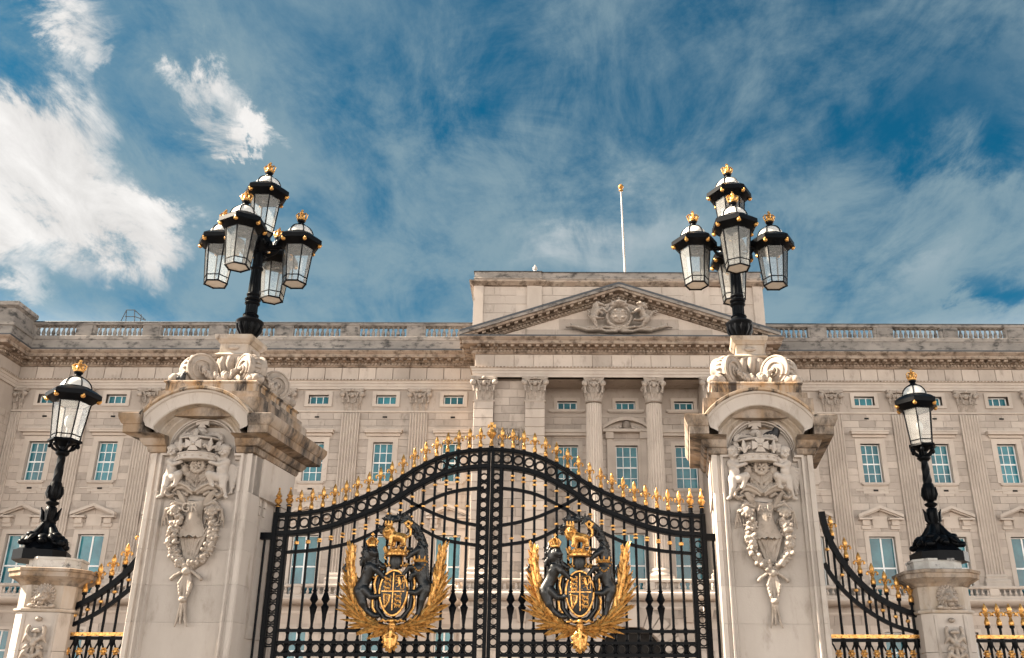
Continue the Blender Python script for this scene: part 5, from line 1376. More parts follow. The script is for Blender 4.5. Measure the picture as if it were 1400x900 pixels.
def cross_finial():
    m = MB(); m.lathe((0, 0, 0), [(.034, 0), (.036, .06), (.024, .09), (.022, .15), (.03, .165), (.05, .19), (.074, .225), (.078, .26), (.066, .30), (.035, .325), (.022, .335)], 14)
    m.lathe((0, 0, .26), [(.078, -.012), (.088, 0), (.078, .012)], 14)
    c = Vector((0, 0, .39))
    for d, p in (((0, 0, 1), (1, 0, 0)), ((0, 0, -1), (1, 0, 0)), ((1, 0, 0), (0, 0, 1)), ((-1, 0, 0), (0, 0, 1))):
        d, p = Vector(d), Vector(p); e = c+d*.07; q = [c-p*.012, c+p*.012, e+p*.036, e-p*.036]; o = Vector((0, .016, 0))
        m.loft([[v-o for v in q], [v+o for v in q]])
    return m.mesh('gilded_cross', GOLD, True, 40)
CROSSF = cross_finial()

# ------------------------------------------------------------------ crest figures (pixel units of the survey, scaled)
GS = .0099
def F_(P, xs=1):
    def c(a, b, ra, rb, k=1.2): P.append(('c', (a[0]*GS, a[2]*GS, a[1]*GS), (b[0]*GS, b[2]*GS, b[1]*GS), ra*GS, rb*GS, k*GS))
    def e(p, r, k=1.2): P.append(('e', (p[0]*GS, p[2]*GS, p[1]*GS), (r[0]*GS, r[2]*GS, r[1]*GS), k*GS))
    def cut(p, r): P.append(('-', (p[0]*GS, p[2]*GS, p[1]*GS), (r[0]*GS, r[2]*GS, r[1]*GS)))
    def path(pts, r, k=.8):
        for i in range(len(pts)-1): c(pts[i], pts[i+1], r[i], r[i+1], k)
    return c, e, cut, path
def lion_rampant(mat):
    P = []; c, e, cut, path = F_(P)
    c((-34, 16, -3), (-39, 2, -2), 9.5, 8); c((-39, 2, -2), (-46, -12, -1), 8, 9.5)           # chest to haunch
    e((-46, -14, -2), (9, 11, 8)); path([(-46, -16, -3), (-41, -30, -4), (-37, -38, -2), (-27, -45, -3), (-21, -47, -5)], [8.5, 6, 4.2, 4, 4]); e((-21, -47, -6), (5, 3, 4))
    path([(-40, -13, -5), (-30, -22, -7), (-24, -22, -6), (-20, -21, -7)], [7, 4.6, 3.6, 3.6]); e((-18, -21, -7), (4, 3.4, 4))
    path([(-32, 18, -6), (-24, 12, -10), (-15, 4, -9)], [6, 4.6, 3.4]); e((-13, 3, -9), (4, 3.4, 4))
    path([(-34, 18, -2), (-24, 22, -5), (-17, 18, -6)], [5, 4, 3.2]); e((-16, 17, -7), (3.6, 3.2, 3.6))
    e((-34, 32, -4), (10, 11, 9)); e((-31, 36, -9), (7, 7, 7)); e((-27, 33, -12), (4.6, 3.8, 4)); e((-25, 34.5, -15), (2.0, 1.6, 1.6)); cut((-29, 38.5, -15.6), (1.6, 1.5, 1.8)); cut((-33.5, 38.5, -15), (1.6, 1.5, 1.8)); cut((-26.5, 30.5, -15.5), (3, .8, 2))
    e((-37, 43, -5), (2.6, 3, 2)); e((-28, 43, -7), (2.4, 2.8, 2))
    rnd = random.Random(4)
    for k in range(34):                                   # locks of the mane
        a = rnd.uniform(0, 6.28); r = rnd.uniform(6, 12); x, z = -36+r*math.cos(a), 26+1.35*r*math.sin(a)
        c((x, z, -6-rnd.random()*4), (x+rnd.uniform(-2, 2), z-6, -6-rnd.random()*4), 2.4, 1.0, .5)
    path([(-51, -6, 0), (-55, 2, 0), (-58, 10, 0), (-62, 18, 0), (-68, 20, 0), (-71, 15, 0), (-67, 11, 0), (-63, 14, 0)], [3, 2.4, 2.2, 2.2, 2.2, 2.2, 2.0, 2.4]); c((-57, 8, 0), (-50, 2, -2), 2.6, 1.2)
    return sculpt_mesh('lion', P, .0105, .012, mat)
def unicorn_rampant(mat):
    P = []; c, e, cut, path = F_(P)
    c((31, 15, -3), (37, 0, -2), 9, 7.4); c((37, 0, -2), (42, -9, -2), 7.6, 8.6); e((42, -10, -2), (8, 9, 7.5))
    path([(42, -14, -3), (38, -26, -4), (37, -34, -3), (34, -44, -3), (28, -50, -4)], [7.4, 4.8, 3.4, 2.8, 2.8]); path([(37, -12, -5), (30, -17, -8), (22, -16, -7)], [6, 4, 3]); e((20, -16, -7), (3, 3, 3))
    path([(29, 16, -6), (20, 16, -9), (13, 8, -9)], [5, 3.6, 2.6]); e((12, 6, -9), (2.8, 3.2, 2.8)); path([(32, 10, -6), (24, 6, -8), (22, 0, -8)], [4.6, 3.4, 2.4])
    c((33, 20, -2), (33, 34, -3), 8, 6.4); c((33, 34, -3), (29, 39, -5), 6.4, 5.6); path([(30, 39, -6), (22, 34, -8), (17, 29, -9)], [5.4, 4, 2.8]); e((16, 28, -9), (2.8, 2.6, 2.6))
    c((33, 43, -3), (34, 49, -3), 2, .8); c((29, 44, -6), (29, 50, -6), 2, .8); cut((25, 38.4, -12), (1.5, 1.2, 2))
    for k in range(11):
        z = 44-4*k; c((36+.6*k, z, -3), (42+.5*k, z-4, -4), 2.8, 1.2, .6); c((34+.5*k, z+1, -7), (39+.4*k, z-5, -7), 2.2, .9, .5)
    path([(49, -6, 0), (54, 2, 0), (50, 12, 0), (54, 20, 0)], [2.4, 2.2, 2, 2.6])
    return sculpt_mesh('unicorn', P, .0105, .012, mat)
LIONR = lion_rampant(BRONZE); UNIC = unicorn_rampant(BRONZE)
def horn_mesh(mat):
    m = MB(); m.tube([(23*GS, -.09, 40*GS), (13*GS, -.11, 41*GS), (5*GS, -.12, 41.5*GS)], [.022, .014, .003], 8); return m.mesh('horn', mat)
def crest_lion():
    P = []; c, e, cut, path = F_(P)
    c((-5, 58, -3), (8, 56, -3), 6.4, 6); path([(-7, 56, -6), (-8, 46, -7)], [3.6, 2.4]); path([(-4, 55, 0), (-4, 46, 0)], [3.6, 2.4]); path([(9, 54, -6), (11, 46, -6)], [4, 2.4]); path([(8, 54, 0), (7, 46, 0)], [4, 2.4])
    for x, y in ((-9, -8), (-5, -1), (10, -7), (6, -1)): e((x, 45.4, y), (2.6, 1.6, 2.4))
    e((-11, 64, -5), (7, 8, 6.5)); e((-12, 66, -9), (5, 5, 5)); e((-13, 63.5, -12.5), (3, 2.6, 2.6)); cut((-14.6, 67.6, -13), (1.2, 1.1, 1.6)); cut((-10.6, 67.6, -13), (1.2, 1.1, 1.6))
    for k in range(14):
        a = k/14*6.28; c((-11+6*math.cos(a), 63+7*math.sin(a), -6), (-11+9*math.cos(a+.2), 62+9.5*math.sin(a+.2), -4), 2.2, .9, .5)
    path([(14, 57, -2), (18, 60, -2), (18, 68, -2), (13, 71, -2), (10, 76, -2), (14, 79, -2), (19, 76, -2), (16, 72, -2)], [2, 1.8, 1.8, 1.6, 1.6, 1.6, 1.8, 2.2])
    path([(-16, 73, -6), (-8, 73, -6)], [2, 2]); 
    for k in range(3): c((-16+4*k, 73, -7), (-16+4*k, 78, -7), 1.6, 1.3, .4)
    return sculpt_mesh('crest_lion', P, .0085, .01, GOLD)
CLION = crest_lion()
def small_crown_mesh(r, mat):
    m = MB(); m.lathe((0, 0, 0), [(r*.86, 0), (r, .005), (r, .03), (r*.92, .035), (r*.98, .06), (r*.86, .06), (r*.84, .0)], 20)
    for k in range(10):
        a = k/10*2*PI; o = Vector((math.cos(a), math.sin(a), 0)); m.tube([o*r*.95+Vector((0, 0, .05)), o*r*1.08+Vector((0, 0, .10)), o*r*1.14+Vector((0, 0, .125))], [.014, .022 if k % 2 == 0 else .014, .006], 6)
    for k in range(14): a = k/14*2*PI; m.ball((r*1.0*math.cos(a), r*1.0*math.sin(a), .018), .011, 6, 4)
    m.lathe((0, 0, 0), [(r*.8, .02), (r*.78, .08), (r*.5, .11), (0, .115)], 14)
    return m.mesh('crest_crown', mat, True, 45)
CRN = small_crown_mesh(.155, GOLD)
def lion_crown():
    m = MB(); m.lathe((0, 0, 0), [(.05, 0), (.062, .01), (.062, .03), (.05, .035)], 12)
    for k in range(6): a = k*PI/3; m.tube([(.058*math.cos(a), .058*math.sin(a), .03), (.075*math.cos(a), .075*math.sin(a), .075), (.04*math.cos(a), .04*math.sin(a), .115), (0, 0, .11)], [.012, .016, .012, .01], 6)
    m.ball((0, 0, .13), .02, 7, 5); m.cbox((0, 0, .165), (.014, .014, .05)); m.cbox((0, 0, .168), (.045, .012, .014)); m.lathe((0, 0, 0), [(.045, .02), (.045, .07), (.02, .1), (0, .105)], 10)
    return m.mesh('lion_crown', GOLD, True, 45)
LCRN = lion_crown()
def shield_parts():
    n = 28
    def oval(a, b, cz=0): return [(a*(math.cos(2*PI*k/n))*(1-.10*max(0, -math.sin(2*PI*k/n))), cz+b*math.sin(2*PI*k/n)*(1.06 if math.sin(2*PI*k/n) < 0 else .96)) for k in range(n)]
    m = MB(); o1, o2 = oval(.175, .275), oval(.10, .18)
    m.loft([[(x, .02, z) for x, z in o1], [(x, -.05, z) for x, z in o1], [(x, -.085, z) for x, z in o2], [(0, -.09, 0)]*n][:3]); face = m.mesh('shield', BRONZE, True, 50)
    g_ = MB(); pts = oval(.185, .287); g_.tube([(x, -.045, z) for x, z in pts+pts[:2]], .016, 6); g_.box(-.007, -.105, -.24, .007, -.06, .24); g_.box(-.15, -.10, -.007, .15, -.055, .007)
    rim = g_.mesh('shield_rim', GOLD, True, 50)
    P = []
    def pas(x, z, s=1.0):
        P.append(('c', (x-.03*s, -.085, z), (x+.03*s, -.085, z-.004), .016, .015, .006)); P.append(('e', (x-.045*s, -.092, z+.016), (.017, .014, .017), .006))
        for q in (-.035, -.012, .02, .036): P.append(('c', (x+q*s, -.085, z-.01), (x+q*s*1.2, -.088, z-.032), .007, .005, .004))
        P.append(('c', (x+.04*s, -.085, z), (x+.05*s, -.088, z+.03), .006, .006, .004)); P.append(('c', (x+.05*s, -.088, z+.03), (x+.025*s, -.088, z+.035), .006, .006, .004))
    for z in (.165, .105, .045): pas(-.075, z, .85)
    for z in (-.055, -.115, -.175): pas(.07, z, .85)
    P.append(('c', (.075, -.085, .15), (.085, -.085, .09), .02, .02, .006)); P.append(('e', (.065, -.09, .175), (.02, .016, .02), .006))       # rampant beast
    for a, b in (((.07, .13), (.03, .15)), ((.07, .12), (.035, .105)), ((.085, .08), (.05, .06)), ((.09, .08), (.10, .04)), ((.10, .09), (.125, .13)), ((.125, .13), (.115, .17))): P.append(('c', (a[0], -.085, a[1]), (b[0], -.087, b[1]), .010, .007, .004))
    for a, b in (((.03, .205), (.135, .205)), ((.03, .03), (.135, .03)), ((.028, .03), (.028, .205)), ((.14, .04), (.14, .195))): P.append(('c', (a[0], -.08, a[1]), (b[0], -.08, b[1]), .006, .006, .003))
    P.append(('c', (-.12, -.085, -.03), (-.10, -.085, -.20), .012, .012, .004)); P.append(('c', (-.12, -.085, -.035), (-.035, -.085, -.05), .014, .012, .004)); P.append(('c', (-.035, -.085, -.05), (-.05, -.085, -.13), .014, .012, .004)); P.append(('c', (-.05, -.085, -.13), (-.10, -.085, -.21), .013, .010, .004))
    for q in range(4): P.append(('c', (-.105+.017*q, -.083, -.045), (-.097+.012*q, -.083, -.17+.02*q), .004, .004, .002))
    ch = sculpt_mesh('gilded_charge', P, .0052, .006, GOLD)
    return face, rim, ch
SHF, SHR_, SHC = shield_parts()
def scrollwork():
    m = MB()
    for s in (-1, 1):
        for pts, r in (([(.20, .24), (.25, .20), (.27, .10), (.25, 0), (.28, -.10), (.27, -.20), (.22, -.28), (.19, -.33)], .018), ([(.22, .28), (.29, .27), (.31, .22), (.28, .18), (.26, .21)], .014), ([(.24, -.26), (.30, -.30), (.29, -.36), (.24, -.36), (.235, -.32)], .015), ([(.10, .33), (.15, .37), (.20, .34), (.19, .29), (.15, .30)], .016), ([(.09, .36), (.08, .46), (.13, .49), (.16, .45), (.13, .42)], .014)):
            m.tube([(s*x, -.03, z) for x, z in pts], [r]*(len(pts)-1)+[r*.6], 7)
    for k in range(9): m.ball((-.16+.04*k, -.05, .33+.02*math.sin(k/8*PI)), .02, 7, 5)
    g1 = m.mesh('gilded_scroll', GOLD, True, 50)
    m = MB()
    for s in (-1, 1):
        m.tube([(s*.21, -.0, .22), (s*.235, -.0, 0), (s*.22, -.0, -.2), (s*.12, 0, -.33), (0, 0, -.37)], [.03, .035, .035, .04, .04], 8)
    for s in (-1, 1): m.tube([(0, .0, -.45), (s*.15, -.01, -.42), (s*.28, -.01, -.33), (s*.36, 0, -.20)], [.03, .03, .028, .02], 8)
    m.lathe((0, -.02, .40), [(.08, -.09), (.10, -.02), (.095, .06), (.07, .10), (0, .11)], 12)
    b1 = m.mesh('dark_scroll', BRONZE, True, 50)
    P = []
    for s in (-1, 1):
        for k in range(3): P.append(('c', (s*(.03+.05*k), -.05, -.36-.02*math.sin(k*1.3)), (s*(.07+.05*k), -.06, -.37+.02*math.sin(k*1.7)), .015, .013, .006))
    P += [('e', (0, -.07, -.37), (.035, .025, .03), .01)]
    rb = sculpt_mesh('gilded_ribbon', P, .007, .008, GOLD)
    return g1, b1, rb
SCG, SCB, SCR = scrollwork()
def mantling():
    """dark curling foliage arching over the crest"""
    P = []; c, e, cut, path = F_(P); rnd = random.Random(12)
    arcs = [[(-22, 66, 2), (-18, 76, 2), (-12, 84, 1), (-4, 82, 0)], [(-8, 84, 1), (4, 84, 0), (14, 80, 0), (24, 72, 0), (32, 60, 1), (38, 46, 2)], [(16, 70, 2), (26, 62, 2), (34, 50, 2), (38, 40, 2)], [(-40, 50, 3), (-42, 38, 3), (-44, 26, 3)]]
    for a in arcs:
        path(a, [4.2]*len(a))
        for i in range(len(a)-1):
            for q in range(7):
                t = rnd.random(); p = [a[i][j]*(1-t)+a[i+1][j]*t for j in range(3)]; an = rnd.uniform(0, 6.28); ln = rnd.uniform(6, 10)
                c((p[0], p[1], p[2]-2), (p[0]+ln*math.cos(an), p[1]+ln*math.sin(an), p[2]-5-2*rnd.random()), 2.8, .9, .6)
    return sculpt_mesh('mantling', P, .0095, .01, BRONZE)
MANT = mantling()
def leaf_mesh(L_, w):
    m = MB(); pts = []
    rows = []
    for i in range(6):
        t = i/5; ww = w*(.35+1.5*t-1.8*t*t) if t < 1 else 0.002; z = L_*t; bend = .10*L_*t*t
        rows.append([(-ww, .0-bend*.3, z), (0, -.014*(1-t)-.006-bend*.3, z), (ww, -bend*.3, z), (0, .006-bend*.3, z)])
    m.loft(rows); return m.mesh('palm_leaf', GOLD, True, 25)
PLEAF = [leaf_mesh(.29, .035), leaf_mesh(.25, .033), leaf_mesh(.33, .030)]
def boss_mesh():
    P = [('e', (0, -.03, 0), (.085, .07, .10), .01)]
    rnd = random.Random(2)
    for k in range(26):
        a = rnd.uniform(0, 6.28); b = rnd.uniform(-1.2, 1.2); x, z = .10*math.cos(a)*math.cos(b*.6), .125*math.sin(a)
        P.append(('c', (x*.6, -.08, z*.6), (x*1.1, -.06, z*1.08), .026, .016, .006))
    for s in (-1, 1):
        P.append(('c', (0, -.09, .10), (s*.08, -.10, .06), .022, .02, .006)); P.append(('c', (s*.08, -.10, .06), (s*.06, -.10, -.06), .02, .016, .006)); P.append(('c', (s*.02, -.105, .02), (s*.03, -.10, -.09), .022, .014, .006))
    P.append(('c', (0, -.10, .12), (0, -.11, -.10), .022, .016, .006))
    P.append(('c', (0, -.02, .10), (0, -.02, .20), .04, .05, .01))
    return sculpt_mesh('gilded_boss', P, .0075, .01, GOLD)
BOSS = boss_mesh()

# ------------------------------------------------------------------ gates
GC = at(671, 640, 13).x
YG = 13.0
def smooth(pts, n=40):
    """monotone-ish resample of surveyed points by Catmull-Rom"""
    pts = [Vector(p) for p in pts]; out = []
    for i in range(len(pts)-1):
        p0, p1, p2, p3 = pts[max(i-1, 0)], pts[i], pts[i+1], pts[min(i+2, len(pts)-1)]
        m = max(2, int(n*(p2-p1).length/4))
        for k in range(m):
            t = k/m; out.append(.5*((2*p1)+(p2-p0)*t+(2*p0-5*p1+4*p2-p3)*t*t+(3*p1-p0-3*p2+p3)*t**3))
    return out+[pts[-1]]
def gpt(px, py): p = at(px, py, YG); return (p.x-GC, p.z)
TOP = smooth([gpt(*q) for q in ((671, 613), (700, 615), (734, 622), (772, 640), (810, 664), (848, 681), (886, 694.5), (923, 701.5), (957, 704))])
BOT = smooth([gpt(*q) for q in ((671, 638.5), (700, 640.5), (734, 648), (772, 667), (810, 691), (848, 707.5), (886, 721.5), (923, 729.5), (957, 732))])
def interp(c, x):
    for a, b in zip(c, c[1:]):
        if a.x <= x <= b.x: return a.y+(b.y-a.y)*(x-a.x)/max(b.x-a.x, 1e-6)
    return c[-1].y if x > c[-1].x else c[0].y
TOP[0].x = BOT[0].x = 0
STEP = .155
C1 = smooth([gpt(*q) for q in ((679, 667.5), (706, 670), (735, 677), (765, 692), (789, 706), (818, 725), (840, 736), (863, 745), (905, 753.5), (946, 757))])
C2 = smooth([gpt(*q) for q in ((679, 719.5), (706, 715), (735, 707), (765, 694), (791, 680))])
C3 = smooth([gpt(*q) for q in ((679, 746.5), (706, 743), (735, 737), (765, 722), (789, 706.5))])
zA, zB, zC_ = gpt(671, 863)[1], gpt(671, 879)[1], gpt(671, 896)[1]
def gate_leaf(s, label):
    T = thing('gate', (GC+s*1.475, YG, 0), label, 'gate', 'pair of black iron gates with gilded crests')
    def X(q): return GC+s*q
    def b(m, name, mat, **k): return m.build(name, mat, T, **k)
    q0 = .0045
    for nm, cv, w, d in (('top_rail', TOP, .055, .05), ('band_rail', BOT, .075, .05)):
        m = MB(); pts = [(X(max(p.x, q0)), p.y-(w/2 if nm == 'top_rail' else -0)) for p in cv]
        if s < 0: pts = pts[::-1]
        m.ribbon(pts, w, YG-d, YG+d); m.ribbon([(a, z-w*.0) for a, z in pts], w*.45, YG-d-.018, YG-d+.002); b(m, nm, IRON, ang=30)
    for cv, nm in ((C1, 'curved_rail'), (C2, 'curved_rail'), (C3, 'curved_rail')):
        m = MB(); pts = [(X(p.x), p.y) for p in cv]
        if s < 0: pts = pts[::-1]
        m.ribbon(pts, .042, YG-.026, YG+.026); b(m, nm, IRON, ang=30)
    # stiles
    for q, w in ((.028, .047), (STEP, .055), (STEP*18, .062), (STEP*19, .075)):
        m = MB(); zt = interp(TOP, q)+(.0 if q < 1 else .03)
        m.box(X(q)-w/2, YG-.045, .05, X(q)+w/2, YG+.045, zt-.02); m.box(X(q)-w*.22, YG-.06, .05, X(q)+w*.22, YG-.044, zt-.06); b(m, 'stile', IRON, smooth=False)
    RG = {}
    def ringobj(x, z, ro, ri):
        key = (ro, ri)
        if key not in RG:
            m = MB(); m.ring((0, 0), ro, ri, -.022, .022, 18); m.ring((0, 0), ro-.004, (ro+ri)/2, -.030, -.021, 18); RG[key] = m.mesh('ring', IRON, True, 30)
        mk('ring', RG[key], T, (x, YG, z))
    for k in range(0, 19):                                                  # band of rings under the top rail
        q = (k+.5)*STEP
        zt, zb = interp(TOP, q)-.055, interp(BOT, q)+.037
        ringobj(X(q), (zt+zb)/2, .071, .050)
        if k:
            m = MB(); qq = k*STEP; m.box(X(qq)-.017, YG-.03, interp(BOT, qq), X(qq)+.017, YG+.03, interp(TOP, qq)-.03); b(m, 'band_bar', IRON, smooth=False)
    tie = MB()
    for q, z0, z1 in ((STEP*.5+.012, zC_+.1, interp(BOT, .08)-.08), (STEP*18.5, zC_+.1, interp(BOT, 2.86)-.06)):
        z = z0; dz = .1235 if q < 1 else .1345; n = int((z1-z0)/dz); dz = (z1-z0)/n
        for i in range(n):
            zz = z0+dz*(i+.5); ringobj(X(q), zz, .0565, .040)
            tie.box(X(q)-.06, YG-.015, z0+dz*i-.010, X(q)+.06, YG+.015, z0+dz*i+.010)
            for sx in (-1, 1):
                for sz in (-1, 1): tie.ball((X(q)+sx*.052, YG, zz+sz*dz*.42), (.014, .018, .014), 6, 4)
    # bottom rails and ring row
    for z, w in ((zA, .04), (zB, .035), (zC_, .04), (1.15, .05), (.12, .09)):
        m = MB(); m.box(X(STEP*1.0) if s > 0 else X(STEP*18), YG-.035, z-w/2, X(STEP*18) if s > 0 else X(STEP), YG+.035, z+w/2); b(m, 'bottom_rail', IRON, smooth=False)
    for k in range(1, 18):
        ringobj(X((k+.5)*STEP), (zB+zC_)/2, .066, .047)
        for sx in (-1, 1):
            for sz in (-1, 1): tie.ball((X((k+.5)*STEP)+sx*.056, YG, (zB+zC_)/2+sz*.056), (.014, .018, .014), 6, 4)
    b(tie, 'ring_tie', IRON, kind='stuff')
    # upright bars
    col = MB()
    for k in range(2, 18):
        q = k*STEP; x = X(q); zt = interp(BOT, q)
        m = MB(); r = .0185
        m.tube([(x, YG, zC_-1.95), (x, YG, zt)], r, 8)
        for z in (zA, zB, zC_): m.lathe((x, YG, z), [(r, -.045), (.028, -.03), (.03, 0), (.028, .03), (r, .045)], 8)
        for cv in (C1, C2, C3):
            if cv[0].x <= q <= cv[-1].x+.02: m.ball((x, YG, interp(cv, q)), (.03, .034, .03), 8, 5)
        if k in (2, 3, 14, 15):
            zk = gpt(671, 826)[1]
            m.lathe((x, YG, zk), [(r, -.26), (.03, -.17), (.03, -.15), (.05, -.06), (.055, -.045), (.035, -.02), (.025, 0), (.035, .02), (.058, .05), (.05, .075), (.022, .15), (.034, .165), (.022, .18), (r, .26)], 10)
        b(m, 'bar', IRON, ang=40)
        zz = [zt-.16]
        c1, c2, c3 = interp(C1, q), interp(C2, q), interp(C3, q)
        if q < C2[-1].x-.05: zz = [zt-.11, (c1+c2)/2, c3+.075 if abs(c3-c2) > .12 else (c2+c3)/2, (zt+c1)/2-.02 if k < 5 else zt-.11]
        elif q < 1.35: zz = [zt-.10, (zt+c1)/2-.05]
        else: zz = [(zt+c1)/2, c1+.11]
        for z in set(zz): col.lathe((x, YG, z), [(.02, -.016), (.031, -.010), (.033, 0), (.031, .010), (.02, .016)], 8)
    b(col, 'gilded_collar', GOLD, kind='stuff')
    # finials
    for k in range(1, 18): mk('gilded_finial', FLEUR, T, (X(k*STEP), YG, interp(TOP, k*STEP)+.025), scale=(1, 1, .98))
    nk = MB()
    for k in range(1, 18): nk.lathe((X(k*STEP), YG, interp(TOP, k*STEP)), [(.04, -.02), (.04, .005), (.026, .012), (.026, .03)], 8)
    for k in (18, 19): nk.lathe((X(k*STEP), YG, interp(TOP, k*STEP)), [(.045, -.02), (.05, .01), (.03, .02), (.03, .10), (.045, .11), (.03, .12)], 10); mk('gilded_urn', URN, T, (X(k*STEP), YG, interp(TOP, k*STEP)+.09))
    b(nk, 'finial_socket', IRON, kind='stuff')
    # hinge bracket and stay rod next to the pier
    m = MB(); zh = interp(BOT, 2.9)-.03; x0, x1 = X(STEP*19), X(STEP*19+.24)
    m.box(min(x0, x1), YG-.05, zh-.045, max(x0, x1), YG+.05, zh+.045); m.ball((x1, YG, zh), (.06, .06, .05), 10, 6); b(m, 'hinge', IRON, ang=30)
    m = MB(); xr = X(STEP*19+.13); m.tube([(xr, YG, .1), (xr, YG, zh)], .018, 8); b(m, 'stay_rod', IRON)
    if s < 0:
        mk('gilded_cross', CROSSF, T, (GC, YG, interp(TOP, 0)+.02), scale=(.84, .84, .78)); m = MB(); m.lathe((GC, YG, interp(TOP, 0)), [(.05, -.05), (.05, .0), (.036, .01), (.036, .03)], 10); b(m, 'cross_socket', IRON)
    # coat of arms
    cx_, cz = (at(792, 795, YG-.06).x, at(792, 795, YG-.06).z) if s > 0 else (at(541, 794, YG-.06).x, at(541, 794, YG-.06).z)
    yc = YG-.09
    def m_(name, me, dx=0, dz=0, dy=0, par=None, **k): return mk(name, me, par or CR, (cx_+dx*GS, yc+dy, cz+dz*GS), **k)
    bk = MB(); bk.tube([(cx_+.27*math.cos(a), yc+.05, cz-.14+.40*math.sin(a)) for a in [k/24*2*PI for k in range(26)]], .02, 6); bk.box(cx_-.32, yc+.05, cz-.02, cx_+.32, yc+.08, cz+.02); bk.box(cx_-.02, yc+.05, cz-.6, cx_+.02, yc+.08, cz+.7)
    CR = bk.build('coat_of_arms', IRON, T, loc=(cx_, yc, cz))
    m_('lion', LIONR, 0, 0, -.02); m_('unicorn', UNIC, 0, 0, -.02); m_('horn', HORN, 0, 0, -.02)
    m_('shield', SHF, 0, -16, -.06); m_('shield_rim', SHR_, 0, -16, -.06); m_('gilded_charge', SHC, 0, -16, -.06)
    m_('gilded_scroll', SCG, 0, -16, -.02); m_('dark_scroll', SCB, 0, -16, 0); m_('gilded_ribbon', SCR, 0, -16, -.05)
    m_('crest_crown', CRN, 0, 31, -.06); m_('crest_lion', CLION, 0, 0, -.05); m_('lion_crown', LCRN, -33, 43, -.09); m_('mantling', MANT, 0, 0, 0)
    m = MB(); m.lathe((0, 0, 0), [(.085, -.02), (.095, 0), (.085, .02)], 14)
    for k in range(8): a = k*PI/4; m.tube([(.09*math.cos(a), .09*math.sin(a), .01), (.105*math.cos(a), .105*math.sin(a), .06)], [.014, .008], 6)
    for k in range(10): t = k/9; m.ball((-.10+.2*t, -.085-.02*math.sin(t*PI), -.02-.12*math.sin(t*PI)), .014, 6, 4)
    m_('gilded_collar_chain', m.mesh('gilded_collar_chain', GOLD), 33, 25, -.055)
    # palm wreath
    for sd in (-1, 1):
        stem = smooth([(sd*1, -62), (sd*16, -60), (sd*32, -55), (sd*46, -42), (sd*54, -24), (sd*58, -4), (sd*60, 18), (sd*61, 34)], 1.2)
        st = smooth([(p.x*GS, p.y*GS) for p in stem], 60)
        m = MB(); m.tube([(cx_+p.x, yc-.01, cz+p.y) for p in st], [.042*(1-.6*i/len(st)) for i in range(len(st))], 7); m.build('palm_stem', GOLD, CR)
        n = 40
        for k in range(n):
            t = k/(n-1); i = min(int(t*(len(st)-1)), len(st)-2); p = st[i]; tg = (st[i+1]-st[i]).normalized()
            base = math.atan2(tg.x, tg.y)               # angle from +z toward +x
            for side in (0, 1, 2):
                sp = (.62 if side == 0 else -.50)*(1-.55*t) if side < 2 else (.1*math.sin(k*2.1))
                if side == 1 and t < .12: continue
                if side == 2 and k % 2: continue
                an = base+sd*sp+.10*math.sin(k*1.7+side)
                o = mk('palm_leaf', PLEAF[(k+side) % 3], CR, (cx_+p.x, yc-.03-.02*side-.012*math.sin(k*2.3), cz+p.y)); o.rotation_euler = (.10*math.sin(k*1.3), an, 0)
                sc_ = (.72+.38*math.sin(PI*min(1, t*1.1+.12)))*(1 if side != 1 else .82); o.scale = (1.1, 1, sc_)
    m_('gilded_boss', BOSS, 0, -78, -.03)
    return T
HORN = horn_mesh(BRONZE)
GATEL = gate_leaf(-1, 'left leaf of the black iron gates, next to the GR pier')
GATER = gate_leaf(1, 'right leaf of the black iron gates, next to the A·D pier')

